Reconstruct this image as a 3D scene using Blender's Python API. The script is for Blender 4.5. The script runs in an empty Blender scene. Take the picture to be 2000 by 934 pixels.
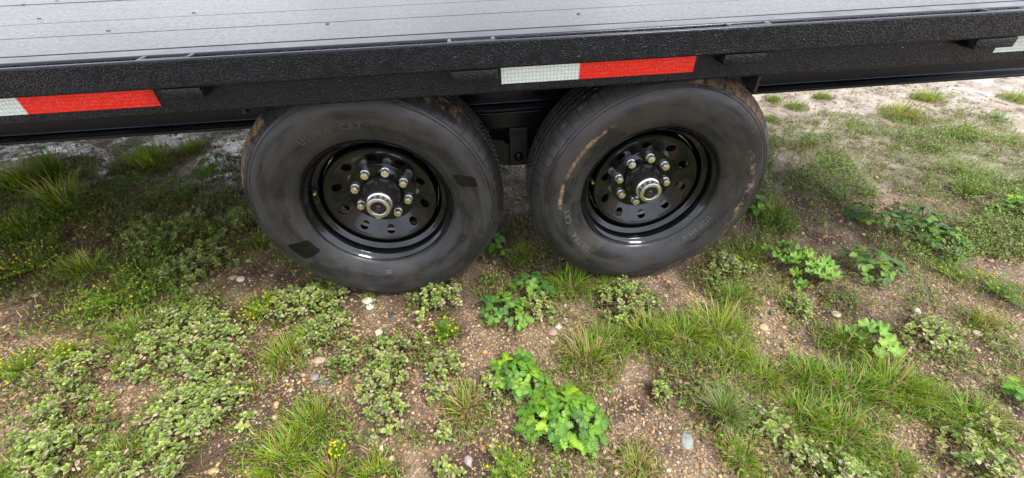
import bpy, bmesh, math, random
import numpy as np
from mathutils import Matrix, Vector

# ------------------------------------------------------------------ camera, sky, sun, exposure
scene = bpy.context.scene
R = math.radians

def cam_axes(yaw, pitch, roll):
    cy, sy, cp, sp, cr, sr = math.cos(yaw), math.sin(yaw), math.cos(pitch), math.sin(pitch), math.cos(roll), math.sin(roll)
    f = Vector((sy * cp, cy * cp, -sp)); r0 = Vector((cy, -sy, 0)); d0 = f.cross(r0)
    return cr * r0 + sr * d0, -sr * r0 + cr * d0, f

cam_data = bpy.data.cameras.new('camera')
cam = bpy.data.objects.new('camera', cam_data)
scene.collection.objects.link(cam)
rv, dv, fv = cam_axes(R(4.46), R(39.03), R(2.12))
m = Matrix.Identity(4)
for i in range(3):
    m[i][0] = rv[i]; m[i][1] = -dv[i]; m[i][2] = -fv[i]
m.translation = Vector((-0.109, -1.103, 1.109))
cam.matrix_world = m
cam_data.sensor_width = 36.0
cam_data.lens = 821.7 / 2000 * 36.0
cam_data.clip_start = 0.02
cam_data.clip_end = 600
scene.camera = cam

SUN_EL, SUN_AZ = 62.0, 118.0      # degrees; azimuth clockwise from +Y
world = bpy.data.worlds.new('World'); scene.world = world; world.use_nodes = True
wn, wl = world.node_tree.nodes, world.node_tree.links
wn.clear()
sky = wn.new('ShaderNodeTexSky'); sky.sky_type = 'NISHITA'; sky.sun_disc = False
sky.sun_elevation = R(SUN_EL); sky.sun_rotation = R(SUN_AZ)
sky.air_density = 1.0; sky.dust_density = 4.0; sky.ozone_density = 1.0
hs = wn.new('ShaderNodeHueSaturation'); hs.inputs['Saturation'].default_value = 0.22
hs.inputs['Value'].default_value = 1.0
tcw = wn.new('ShaderNodeTexCoord'); nzw = wn.new('ShaderNodeTexNoise')
nzw.inputs['Scale'].default_value = 2.2; nzw.inputs['Detail'].default_value = 4.0
rpw = wn.new('ShaderNodeMapRange'); rpw.inputs['From Min'].default_value = 0.3; rpw.inputs['From Max'].default_value = 0.7
rpw.inputs['To Min'].default_value = 0.72; rpw.inputs['To Max'].default_value = 1.2
mulw = wn.new('ShaderNodeMix'); mulw.data_type = 'RGBA'; mulw.blend_type = 'MULTIPLY'; mulw.inputs['Factor'].default_value = 1.0
bgw = wn.new('ShaderNodeBackground'); bgw.inputs['Strength'].default_value = 0.12
outw = wn.new('ShaderNodeOutputWorld')
wl.new(sky.outputs['Color'], hs.inputs['Color']); wl.new(tcw.outputs['Generated'], nzw.inputs['Vector'])
cloud = wn.new('ShaderNodeMix'); cloud.data_type = 'RGBA'; cloud.inputs['Factor'].default_value = 0.55     # thin even overcast over the sky
cloud.inputs['B'].default_value = (8.2, 8.4, 9.2, 1)
wl.new(hs.outputs['Color'], cloud.inputs['A'])
wl.new(nzw.outputs['Fac'], rpw.inputs['Value']); wl.new(cloud.outputs['Result'], mulw.inputs['A'])
wl.new(rpw.outputs['Result'], mulw.inputs['B']); wl.new(mulw.outputs['Result'], bgw.inputs['Color'])
wl.new(bgw.outputs['Background'], outw.inputs['Surface'])

sun_data = bpy.data.lights.new('sun', 'SUN'); sun_data.energy = 1.5; sun_data.angle = R(16); sun_data.color = (1.0, 0.95, 0.87)
sun = bpy.data.objects.new('sun', sun_data); scene.collection.objects.link(sun)
sd = Vector((math.sin(R(SUN_AZ)) * math.cos(R(SUN_EL)), math.cos(R(SUN_AZ)) * math.cos(R(SUN_EL)), math.sin(R(SUN_EL))))
sun.rotation_euler = sd.to_track_quat('Z', 'Y').to_euler()
sun.location = sd * 20

vs = scene.view_settings
vs.view_transform = 'Standard'; vs.look = 'None'; vs.gamma = 1.0; vs.use_curve_mapping = False
vs.exposure = 1.27
scene.render.film_transparent = False
scene.cycles.max_bounces = 6; scene.cycles.diffuse_bounces = 3; scene.cycles.glossy_bounces = 3
scene.cycles.transmission_bounces = 3; scene.cycles.caustics_reflective = False; scene.cycles.caustics_refractive = False
scene.cycles.use_denoising = True

# ------------------------------------------------------------------ helpers
COL = scene.collection

def link(name, me, parent=None, mat=None):
    o = bpy.data.objects.new(name, me)
    COL.objects.link(o)
    if mat is not None:
        me.materials.clear(); me.materials.append(mat)
    if parent is not None:
        o.parent = parent
    return o

def empty(name, loc=(0, 0, 0), parent=None):
    o = bpy.data.objects.new(name, None); COL.objects.link(o)
    o.empty_display_size = 0.1; o.location = loc
    if parent is not None:
        o.parent = parent
    return o

def tag(o, label, cat, group=None, kind=None):
    if label: o['label'] = label
    if cat: o['category'] = cat
    if group: o['group'] = group
    if kind: o['kind'] = kind
    return o

def pymesh(name, v, f, smooth=None):
    me = bpy.data.meshes.new(name)
    me.from_pydata([tuple(map(float, p)) for p in v], [], [tuple(map(int, q)) for q in f])
    me.update()
    if smooth is not None:
        me.polygons.foreach_set('use_smooth', [True] * len(me.polygons))
        if smooth < 170:
            me.set_sharp_from_angle(angle=R(smooth))
    return me

def npmesh(name, v, f, col=None, smooth=True):
    """v (n,3), f (m,k) with one polygon size k, col (n,3) per vertex"""
    me = bpy.data.meshes.new(name)
    v = np.asarray(v, np.float32); f = np.asarray(f, np.int32)
    k = f.shape[1]
    me.vertices.add(len(v)); me.vertices.foreach_set('co', v.ravel())
    me.loops.add(f.size); me.loops.foreach_set('vertex_index', f.ravel())
    me.polygons.add(len(f)); me.polygons.foreach_set('loop_start', np.arange(0, f.size, k, dtype=np.int32))
    me.polygons.foreach_set('loop_total', np.full(len(f), k, np.int32))
    me.polygons.foreach_set('use_smooth', np.full(len(f), smooth, bool))
    if col is not None:
        a = me.attributes.new('Col', 'FLOAT_COLOR', 'POINT')
        c = np.ones((len(v), 4), np.float32); c[:, :3] = col
        a.data.foreach_set('color', c.ravel())
    me.update(calc_edges=True)
    return me

class Acc:
    """collects vertex-coloured pieces into one triangle/quad mesh"""
    def __init__(s): s.v = []; s.f = []; s.c = []; s.n = 0
    def add(s, v, f, c):
        v = np.asarray(v, float); f = np.asarray(f, int); c = np.asarray(c, float)
        if c.ndim == 1: c = np.tile(c, (len(v), 1))
        s.v.append(v); s.f.append(f + s.n); s.c.append(c); s.n += len(v)
    def mesh(s, name, smooth=True):
        return npmesh(name, np.concatenate(s.v), np.concatenate(s.f), np.concatenate(s.c), smooth)

def weighted(o):
    w = o.modifiers.new('weighted_normals', 'WEIGHTED_NORMAL'); w.keep_sharp = True; w.weight = 90
    return o

def box(name, x0, x1, y0, y1, z0, z1, mat, parent, bevel=0.0, seg=2):
    bm = bmesh.new(); bmesh.ops.create_cube(bm, size=1)
    for v in bm.verts:
        v.co = Vector(((x0 + x1) / 2 + v.co.x * (x1 - x0), (y0 + y1) / 2 + v.co.y * (y1 - y0), (z0 + z1) / 2 + v.co.z * (z1 - z0)))
    if bevel:
        bmesh.ops.bevel(bm, geom=bm.edges[:], offset=bevel, segments=seg, affect='EDGES', profile=0.5)
    me = bpy.data.meshes.new(name); bm.to_mesh(me); bm.free()
    if bevel:
        me.polygons.foreach_set('use_smooth', [True] * len(me.polygons)); me.set_sharp_from_angle(angle=R(60))
    return weighted(link(name, me, parent, mat))

def round_poly(pts, rad, n=4):
    """rounds the corners of a polygon; rad per corner"""
    out = []
    for i, p in enumerate(pts):
        r = rad[i] if isinstance(rad, (list, tuple)) else rad
        p = Vector(p); a = Vector(pts[i - 1]) - p; b = Vector(pts[(i + 1) % len(pts)]) - p
        if r <= 0: out.append(tuple(p)); continue
        a.normalize(); b.normalize()
        for k in range(n + 1):
            t = k / n
            q = p + a * r * (1 - t) ** 2 + b * r * t ** 2
            out.append(tuple(q))
    return out

def extrude_x(name, prof, x0, x1, mat, parent, nx=1):
    """prof: closed list of (y,z)"""
    v = []; f = []; n = len(prof)
    for k in range(nx + 1):
        x = x0 + (x1 - x0) * k / nx
        v += [(x, y, z) for y, z in prof]
    for k in range(nx):
        for i in range(n):
            j = (i + 1) % n
            f.append((k * n + i, k * n + j, (k + 1) * n + j, (k + 1) * n + i))
    f.append(tuple(range(n))[::-1]); f.append(tuple(nx * n + i for i in range(n)))
    me = pymesh(name, v, f)
    bm = bmesh.new(); bm.from_mesh(me); bmesh.ops.recalc_face_normals(bm, faces=bm.faces); bm.to_mesh(me); bm.free()
    me.polygons.foreach_set('use_smooth', [True] * len(me.polygons)); me.set_sharp_from_angle(angle=R(50))
    return weighted(link(name, me, parent, mat))

def hash2(ix, iy, s):
    h = np.sin(ix * 127.1 + iy * 311.7 + s * 74.7) * 43758.5453
    return h - np.floor(h)

def vnoise(x, y, s=0):
    x = np.asarray(x, float); y = np.asarray(y, float)
    ix, iy = np.floor(x), np.floor(y); fx, fy = x - ix, y - iy
    fx = fx * fx * (3 - 2 * fx); fy = fy * fy * (3 - 2 * fy)
    a = hash2(ix, iy, s); b = hash2(ix + 1, iy, s); c = hash2(ix, iy + 1, s); d = hash2(ix + 1, iy + 1, s)
    return (a * (1 - fx) + b * fx) * (1 - fy) + (c * (1 - fx) + d * fx) * fy

SLOPE = -0.0291        # the yard falls gently along the trailer

def gz(x, y):
    x = np.asarray(x, float); y = np.asarray(y, float)
    h = (vnoise(x * 2.3 + 5, y * 2.3 + 9, 1) - .5) * .034 + (vnoise(x * 7 + 1, y * 7 + 3, 2) - .5) * .014 + (vnoise(x * 22, y * 22, 3) - .5) * .006
    for wx in (-.429, .429):        # firm ground under the tyres
        d = np.sqrt(((x - wx) / .2) ** 2 + ((y - .08) / .2) ** 2)
        h = h * np.clip((d - .5) / .8, 0, 1)
    far = np.clip((np.sqrt(x * x + y * y) - 4) / 6, 0, 1)
    return SLOPE * np.clip(x, -8, 8) + h * (1 - far)

# ------------------------------------------------------------------ materials
def mat(name):
    mt = bpy.data.materials.new(name); mt.use_nodes = True
    nt = mt.node_tree; b = nt.nodes['Principled BSDF']
    return mt, nt, b

def node(nt, t, **kw):
    n = nt.nodes.new(t)
    for k, v in kw.items():
        if k in n.inputs.keys(): n.inputs[k].default_value = v
        else: setattr(n, k, v)
    return n

def ramp(nt, stops, interp='LINEAR'):
    n = nt.nodes.new('ShaderNodeValToRGB'); e = n.color_ramp; e.interpolation = interp
    while len(e.elements) < len(stops): e.elements.new(0.5)
    for el, (p, c) in zip(e.elements, stops):
        el.position = p; el.color = c if len(c) == 4 else (*c, 1)
    return n

def g1(v): return (v, v, v, 1)

def noise(nt, scale, detail=3.0, rough=0.55, vec=None):
    n = node(nt, 'ShaderNodeTexNoise', Scale=scale, Detail=detail, Roughness=rough)
    if vec is not None: nt.links.new(vec, n.inputs['Vector'])
    return n

def objco(nt): return nt.nodes.new('ShaderNodeTexCoord').outputs['Object']

def mixc(nt, fac, a, b, mode='MIX'):
    n = nt.nodes.new('ShaderNodeMix'); n.data_type = 'RGBA'; n.blend_type = mode
    for sock, val in (('Factor', fac), ('A', a), ('B', b)):
        if isinstance(val, (int, float)): n.inputs[sock].default_value = val if sock == 'Factor' else g1(val)
        elif isinstance(val, tuple): n.inputs[sock].default_value = val if len(val) == 4 else (*val, 1)
        else: nt.links.new(val, n.inputs[sock])
    return n.outputs['Result']

def mth(nt, op, a, b=None, clamp=False):
    n = nt.nodes.new('ShaderNodeMath'); n.operation = op; n.use_clamp = clamp
    for i, val in enumerate((a, b)):
        if val is None: continue
        if isinstance(val, (int, float)): n.inputs[i].default_value = val
        else: nt.links.new(val, n.inputs[i])
    return n.outputs[0]

def mrange(nt, v, a, b, c=0.0, d=1.0):
    n = nt.nodes.new('ShaderNodeMapRange'); n.clamp = True
    n.inputs['From Min'].default_value = a; n.inputs['From Max'].default_value = b
    n.inputs['To Min'].default_value = c; n.inputs['To Max'].default_value = d
    nt.links.new(v, n.inputs['Value']); return n.outputs['Result']

def bump(nt, b, height, strength, dist):
    n = node(nt, 'ShaderNodeBump', Strength=strength, Distance=dist)
    nt.links.new(height, n.inputs['Height']); nt.links.new(n.outputs['Normal'], b.inputs['Normal'])
    return n

def steel_wet(name, base=0.0045, rough=0.20, drop=1.0, scale=290.0, dist=0.0013):
    """black paint beaded with rain"""
    mt, nt, b = mat(name); co = objco(nt)
    b.inputs['Base Color'].default_value = (base * .92, base, base * 1.3, 1)
    b.inputs['IOR'].default_value = 1.44; b.inputs['Specular Tint'].default_value = (.80, .88, 1.0, 1)
    v = node(nt, 'ShaderNodeTexVoronoi', Scale=scale, Randomness=1.0); v.feature = 'SMOOTH_F1'
    v.inputs['Smoothness'].default_value = 0.3
    wn_ = noise(nt, 60, 3, .6, co)
    off = nt.nodes.new('ShaderNodeVectorMath'); off.operation = 'MULTIPLY_ADD'
    off.inputs[1].default_value = (.012, .012, .012)
    nt.links.new(wn_.outputs['Color'], off.inputs[0]); nt.links.new(co, off.inputs[2]); nt.links.new(off.outputs[0], v.inputs['Vector'])
    dome = mrange(nt, v.outputs['Distance'], 0.05, 0.55, 1.0, 0.0)
    pick = mrange(nt, noise(nt, 45, 4, .7, co).outputs['Fac'], 0.36, 0.52)
    fine = noise(nt, 420, 2, .6, co)
    h = mth(nt, 'ADD', mth(nt, 'MULTIPLY', dome, pick), mth(nt, 'MULTIPLY', fine.outputs['Fac'], .25))
    # rain has run together to a film on faces that look up
    ge = nt.nodes.new('ShaderNodeNewGeometry'); sn = nt.nodes.new('ShaderNodeSeparateXYZ'); nt.links.new(ge.outputs['Normal'], sn.inputs[0])
    bn = bump(nt, b, h, drop, dist)
    nt.links.new(mrange(nt, sn.outputs[2], .15, .6, drop, drop * .06), bn.inputs['Strength'])
    rr = mrange(nt, noise(nt, 9, 4, .6, co).outputs['Fac'], .3, .7, rough * .7, rough * 1.5)
    nt.links.new(rr, b.inputs['Roughness'])
    return mt

M = {}
M['rail'] = steel_wet('beaded_black_paint')
M['paint'] = steel_wet('smooth_black_paint', 0.005, 0.25, 0.3, 260, 0.0009)

def deck_mat():
    mt, nt, b = mat('wet_black_deck_boards'); co = objco(nt)
    mp = node(nt, 'ShaderNodeMapping'); mp.inputs['Scale'].default_value = (1.0, 14.0, 14.0); nt.links.new(co, mp.inputs['Vector'])
    gr = noise(nt, 5.0, 6, .65, mp.outputs[0]); sp = noise(nt, 90, 3, .6, co); big = noise(nt, 2.3, 3, .5, co)
    c = mixc(nt, mrange(nt, gr.outputs['Fac'], .35, .7), (.016, .016, .019, 1), (.040, .039, .042, 1))
    c = mixc(nt, mrange(nt, big.outputs['Fac'], .62, .78, 0, .35), c, (.16, .12, .08, 1))
    mp2 = node(nt, 'ShaderNodeMapping'); mp2.inputs['Scale'].default_value = (3.0, 55.0, 1.0); mp2.inputs['Rotation'].default_value = (0, 0, .03); nt.links.new(co, mp2.inputs['Vector'])
    ck = noise(nt, 2.2, 3, .6, mp2.outputs[0]); crack = mrange(nt, ck.outputs['Fac'], .735, .765)
    c = mixc(nt, crack, c, (.006, .006, .007, 1))
    nt.links.new(c, b.inputs['Base Color'])
    r = mth(nt, 'ADD', mth(nt, 'MULTIPLY', crack, .5), mrange(nt, sp.outputs['Fac'], .3, .7, .14, .30))
    r = mth(nt, 'ADD', r, mrange(nt, gr.outputs['Fac'], .3, .7, -.04, .06))
    nt.links.new(r, b.inputs['Roughness'])
    b.inputs['IOR'].default_value = 1.44
    h = mth(nt, 'ADD', mth(nt, 'MULTIPLY', gr.outputs['Fac'], .5), mth(nt, 'MULTIPLY', sp.outputs['Fac'], .6))
    bump(nt, b, h, .22, .0008)
    return mt
M['deck'] = deck_mat()

def tape_mat(name, col, cell):
    mt, nt, b = mat(name); co = objco(nt)
    v = node(nt, 'ShaderNodeTexVoronoi', Scale=120.0, Randomness=.10); v.feature = 'DISTANCE_TO_EDGE'; nt.links.new(co, v.inputs['Vector'])
    e = mrange(nt, v.outputs['Distance'], .03, .16)
    sp = noise(nt, 130, 3, .7, co)
    c = mixc(nt, e, cell, col)
    c = mixc(nt, mrange(nt, sp.outputs['Fac'], .55, .75, 0, .35), c, tuple(min(1, k * 1.25 + .04) for k in col[:3]))
    nt.links.new(c, b.inputs['Base Color'])
    b.inputs['Roughness'].default_value = .22
    bump(nt, b, mrange(nt, sp.outputs['Fac'], .5, .62), .4, .0012)
    return mt
M['white_tape'] = tape_mat('white_reflective_tape', (.62, .70, .68), (.36, .46, .45))
M['red_tape'] = tape_mat('red_reflective_tape', (.72, .018, .006), (.50, .012, .005))

def tyre_mat(name, mud_arcs, seed):
    """wet rubber with dried mud; mud_arcs: (angle centre, half width, radius, radius half width, strength)"""
    mt, nt, b = mat(name); co = objco(nt)
    sep = nt.nodes.new('ShaderNodeSeparateXYZ'); nt.links.new(co, sep.inputs[0])
    x, y, z = sep.outputs
    ang = mth(nt, 'ARCTAN2', z, x); rad = mth(nt, 'SQRT', mth(nt, 'ADD', mth(nt, 'MULTIPLY', x, x), mth(nt, 'MULTIPLY', z, z)))
    shift = node(nt, 'ShaderNodeMapping'); shift.inputs['Location'].default_value = (seed, seed * 2.3, 0); nt.links.new(co, shift.inputs['Vector'])
    sc = shift.outputs[0]
    pol = nt.nodes.new('ShaderNodeCombineXYZ'); nt.links.new(mth(nt, 'MULTIPLY', ang, .6), pol.inputs[0]); nt.links.new(mth(nt, 'MULTIPLY', rad, 9.0), pol.inputs[1])
    pol.inputs[2].default_value = seed
    streak = noise(nt, 3.2, 6, .62, pol.outputs[0]); blot = noise(nt, 6.5, 5, .62, sc); fine = noise(nt, 75, 5, .7, sc); mid = noise(nt, 26, 5, .65, sc); scuf = noise(nt, 11, 6, .7, pol.outputs[0])
    c = mixc(nt, mrange(nt, streak.outputs['Fac'], .40, .60), (.019, .0188, .0200, 1), (.038, .0370, .0375, 1))
    c = mixc(nt, mrange(nt, blot.outputs['Fac'], .54, .61, 0, .6), c, (.054, .046, .040, 1))
    c = mixc(nt, mrange(nt, scuf.outputs['Fac'], .60, .64, 0, .5), c, (.010, .010, .011, 1))
    c = mixc(nt, mrange(nt, mth(nt, 'ADD', mth(nt, 'MULTIPLY', scuf.outputs['Fac'], .5), mth(nt, 'MULTIPLY', fine.outputs['Fac'], .5)), .59, .64, 0, .5), c, (.11, .098, .085, 1))
    wetm = mrange(nt, streak.outputs['Fac'], .44, .54)
    mud = None
    for a0, aw, r0, rw, st in mud_arcs:
        da = mth(nt, 'ABSOLUTE', mth(nt, 'SUBTRACT', mth(nt, 'MODULO', mth(nt, 'ADD', mth(nt, 'SUBTRACT', ang, a0), 3 * math.pi), 2 * math.pi), math.pi))
        ga = mrange(nt, da, aw * .55, aw, 1, 0)
        dr = mth(nt, 'ABSOLUTE', mth(nt, 'SUBTRACT', rad, r0)); grr = mrange(nt, dr, rw * .3, rw, 1, 0)
        k = mth(nt, 'MULTIPLY', mth(nt, 'MULTIPLY', ga, grr), st)
        mud = k if mud is None else mth(nt, 'MAXIMUM', mud, k)
    if mud is not None:
        br = mth(nt, 'ADD', mth(nt, 'MULTIPLY', mid.outputs['Fac'], .75), mth(nt, 'MULTIPLY', fine.outputs['Fac'], .45))
        mk = mrange(nt, mth(nt, 'ADD', mud, br), 1.08, 1.26)
        c = mixc(nt, mk, c, mixc(nt, mrange(nt, fine.outputs['Fac'], .4, .65), (.15, .095, .052, 1), (.29, .205, .115, 1)))
    nt.links.new(c, b.inputs['Base Color'])
    r = mrange(nt, wetm, 0, 1, .27, .50)
    if mud is not None: r = mth(nt, 'ADD', r, mth(nt, 'MULTIPLY', mk, .4))
    nt.links.new(r, b.inputs['Roughness'])
    b.inputs['Specular Tint'].default_value = (.92, .95, 1.0, 1)
    h = mth(nt, 'ADD', mth(nt, 'MULTIPLY', fine.outputs['Fac'], .5), mth(nt, 'MULTIPLY', mid.outputs['Fac'], .4))
    bump(nt, b, h, .42, .0013)
    return mt

def simple(name, col, rough, metal=0.0, bstr=0.0, bscale=80, spec=None):
    mt, nt, b = mat(name); co = objco(nt)
    n = noise(nt, bscale, 4, .6, co)
    nt.links.new(mixc(nt, n.outputs['Fac'], tuple(k * .7 for k in col), tuple(min(1, k * 1.25) for k in col)), b.inputs['Base Color'])
    b.inputs['Metallic'].default_value = metal
    nt.links.new(mrange(nt, n.outputs['Fac'], .3, .7, rough * .8, rough * 1.25), b.inputs['Roughness'])
    if bstr: bump(nt, b, n.outputs['Fac'], bstr, .001)
    return mt

def rim_mat():
    mt, nt, b = mat('gloss_black_wheel_enamel'); co = objco(nt)
    b.inputs['Base Color'].default_value = (.008, .008, .009, 1)
    v = node(nt, 'ShaderNodeTexVoronoi', Scale=110.0); nt.links.new(co, v.inputs['Vector'])
    dome = mrange(nt, v.outputs['Distance'], .04, .26, 1, 0)
    pk = mrange(nt, noise(nt, 22, 4, .7, co).outputs['Fac'], .56, .62)
    b.inputs['IOR'].default_value = 1.62; b.inputs['Specular Tint'].default_value = (.88, .93, 1.0, 1)
    rip = noise(nt, 14, 2, .5, co)
    h = mth(nt, 'ADD', mth(nt, 'MULTIPLY', dome, pk), mth(nt, 'MULTIPLY', rip.outputs['Fac'], .25))
    bump(nt, b, h, .6, .0014)
    dust = mrange(nt, noise(nt, 240, 2, .6, co).outputs['Fac'], .62, .72)
    nt.links.new(mixc(nt, dust, (.004, .004, .005, 1), (.03, .027, .024, 1)), b.inputs['Base Color'])
    nt.links.new(mrange(nt, noise(nt, 16, 4, .6, co).outputs['Fac'], .3, .7, .045, .13), b.inputs['Roughness'])
    return mt
M['rim'] = rim_mat()
M['zinc'] = simple('zinc_plated_steel', (.86, .90, .92), .42, 1.0, .1, 60)
M['cap'] = simple('chromed_cap', (.86, .92, .91), .26, 1.0, .05, 40)
M['brass'] = simple('yellow_zinc_stud', (.92, .70, .28), .4, 1.0, .1, 120)
M['hub'] = simple('black_cast_hub', (.022, .021, .021), .42, 0, .3, 120)
M['plug'] = simple('black_rubber_plug', (.012, .012, .012), .3, 0, .1, 60)
M['dark'] = simple('dark_brake_drum', (.012, .012, .012), .6, 0, .2, 60)
M['patch'] = simple('glossy_black_label_residue', (.004, .004, .005), .16, 0, .1, 30)
M['letter'] = simple('raised_tyre_lettering', (.10, .10, .105), .45, 0, .2, 200)
M['letter_dim'] = simple('faint_tyre_lettering', (.062, .062, .066), .5, 0, .2, 200)  # darker lettering tone, used on the left tyre
M['weld'] = simple('weathered_black_steel', (.016, .016, .017), .42, 0, .3, 160)

def ground_mat():
    mt, nt, b = mat('wet_gravelly_soil'); co = objco(nt)
    big = noise(nt, 1.7, 5, .6, co); mid = noise(nt, 9, 5, .65, co); fine = noise(nt, 130, 4, .7, co)
    v = node(nt, 'ShaderNodeTexVoronoi', Scale=95.0); nt.links.new(co, v.inputs['Vector'])
    v2 = node(nt, 'ShaderNodeTexVoronoi', Scale=230.0); nt.links.new(co, v2.inputs['Vector'])
    sepc = nt.nodes.new('ShaderNodeSeparateColor'); nt.links.new(v.outputs['Color'], sepc.inputs[0])
    sep2 = nt.nodes.new('ShaderNodeSeparateColor'); nt.links.new(v2.outputs['Color'], sep2.inputs[0])
    st = [(0, (.28, .18, .105)), (.25, (.44, .32, .20)), (.5, (.21, .135, .082)), (.7, (.50, .39, .27)), (.85, (.15, .135, .125)), (1, (.37, .24, .14))]
    peb = ramp(nt, st); nt.links.new(sepc.outputs[0], peb.inputs[0])
    peb2 = ramp(nt, st); nt.links.new(sep2.outputs[1], peb2.inputs[0])
    grit = mixc(nt, .55, peb2.outputs[0], (.135, .083, .044, 1))
    soil = mixc(nt, mrange(nt, fine.outputs['Fac'], .35, .7), (.040, .022, .013, 1), (.135, .082, .050, 1))
    stony = mth(nt, 'ADD', mth(nt, 'MULTIPLY', mid.outputs['Fac'], .7), mth(nt, 'MULTIPLY', big.outputs['Fac'], .6))
    c = mixc(nt, mrange(nt, stony, .58, .74), soil, grit)
    c = mixc(nt, mth(nt, 'MULTIPLY', mrange(nt, v.outputs['Distance'], .34, .5, 1, 0), mrange(nt, stony, .56, .7)), c, peb.outputs[0])
    hu = node(nt, 'ShaderNodeAttribute', attribute_name='Col'); hsep = nt.nodes.new('ShaderNodeSeparateColor'); nt.links.new(hu.outputs['Color'], hsep.inputs[0])
    hm = mrange(nt, mth(nt, 'ADD', hsep.outputs[0], mth(nt, 'MULTIPLY', mth(nt, 'SUBTRACT', mid.outputs['Fac'], .5), 1.1)), .35, .75)
    c = mixc(nt, mth(nt, 'MULTIPLY', hm, .88), c, mixc(nt, mrange(nt, fine.outputs['Fac'], .35, .65), (.026, .015, .009, 1), (.105, .060, .034, 1)))
    # compacted pale fines further under and behind the trailer
    sepp = nt.nodes.new('ShaderNodeSeparateXYZ'); nt.links.new(co, sepp.inputs[0])
    pale = mth(nt, 'MULTIPLY', mrange(nt, mth(nt, 'ADD', sepp.outputs[1], mth(nt, 'MULTIPLY', sepp.outputs[0], .24)), .75, 1.35), mrange(nt, mid.outputs['Fac'], .36, .54))
    c = mixc(nt, pale, c, mixc(nt, fine.outputs['Fac'], (.22, .17, .13, 1), (.46, .395, .335, 1)))
    nt.links.new(c, b.inputs['Base Color'])
    wet = mth(nt, 'MULTIPLY', mrange(nt, noise(nt, 6, 5, .65, co).outputs['Fac'], .42, .56), mrange(nt, sepp.outputs[1], .25, .9, .12, 1))
    nt.links.new(mrange(nt, wet, 0, .8, .75, .07), b.inputs['Roughness'])
    h = mth(nt, 'ADD', mth(nt, 'MULTIPLY', mrange(nt, v.outputs['Distance'], .1, .5, 1, 0), .9), mth(nt, 'MULTIPLY', mrange(nt, v2.outputs['Distance'], .1, .5, 1, 0), .5))
    h = mth(nt, 'ADD', h, mth(nt, 'MULTIPLY', fine.outputs['Fac'], .5))
    bump(nt, b, mth(nt, 'MULTIPLY', h, mrange(nt, wet, .2, .9, 1, .10)), .8, .005)
    return mt
M['ground'] = ground_mat()

def stone_mat():
    mt, nt, b = mat('pebble_stone'); co = objco(nt)
    a = node(nt, 'ShaderNodeAttribute', attribute_name='Col'); n = noise(nt, 260, 3, .7, co)
    nt.links.new(mixc(nt, 1.0, a.outputs['Color'], mixc(nt, n.outputs['Fac'], .62, 1.3), 'MULTIPLY'), b.inputs['Base Color'])
    nt.links.new(mrange(nt, noise(nt, 4, 3, .5, co).outputs['Fac'], .35, .65, .38, .75), b.inputs['Roughness'])
    bump(nt, b, n.outputs['Fac'], .3, .001)
    return mt
M['stone'] = stone_mat()

def leaf_mat(name, rough=.42, trans=.3, var=.14, sat=1.12):
    mt, nt, b = mat(name); co = objco(nt)
    a = node(nt, 'ShaderNodeAttribute', attribute_name='Col'); oi = nt.nodes.new('ShaderNodeObjectInfo')
    n = noise(nt, 120, 3, .6, co)
    hsv = nt.nodes.new('ShaderNodeHueSaturation')
    nt.links.new(mrange(nt, oi.outputs['Random'], 0, 1, .5 - var * .14, .5 + var * .1), hsv.inputs['Hue'])
    nt.links.new(mrange(nt, oi.outputs['Random'], 0, 1, 1 + var, 1 - var), hsv.inputs['Value'])
    nt.links.new(mixc(nt, 1.0, a.outputs['Color'], mixc(nt, n.outputs['Fac'], .78, 1.2), 'MULTIPLY'), hsv.inputs['Color'])
    hsv.inputs['Saturation'].default_value = sat
    nt.links.new(hsv.outputs[0], b.inputs['Base Color'])
    b.inputs['Roughness'].default_value = rough
    tr = nt.nodes.new('ShaderNodeBsdfTranslucent'); nt.links.new(mixc(nt, 1.0, hsv.outputs[0], (1.15, 1.15, .7, 1), 'MULTIPLY'), tr.inputs['Color'])
    ms = nt.nodes.new('ShaderNodeMixShader'); ms.inputs[0].default_value = trans
    out = nt.nodes['Material Output']
    nt.links.new(b.outputs[0], ms.inputs[1]); nt.links.new(tr.outputs[0], ms.inputs[2]); nt.links.new(ms.outputs[0], out.inputs['Surface'])
    return mt
M['leaf'] = leaf_mat('broad_leaf', .5, .28)
M['sprig'] = leaf_mat('fleshy_leaf', .5, .22)
M['grass'] = leaf_mat('grass_blade', .45, .3)
M['twig'] = leaf_mat('dry_stalk', .7, .05)

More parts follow.
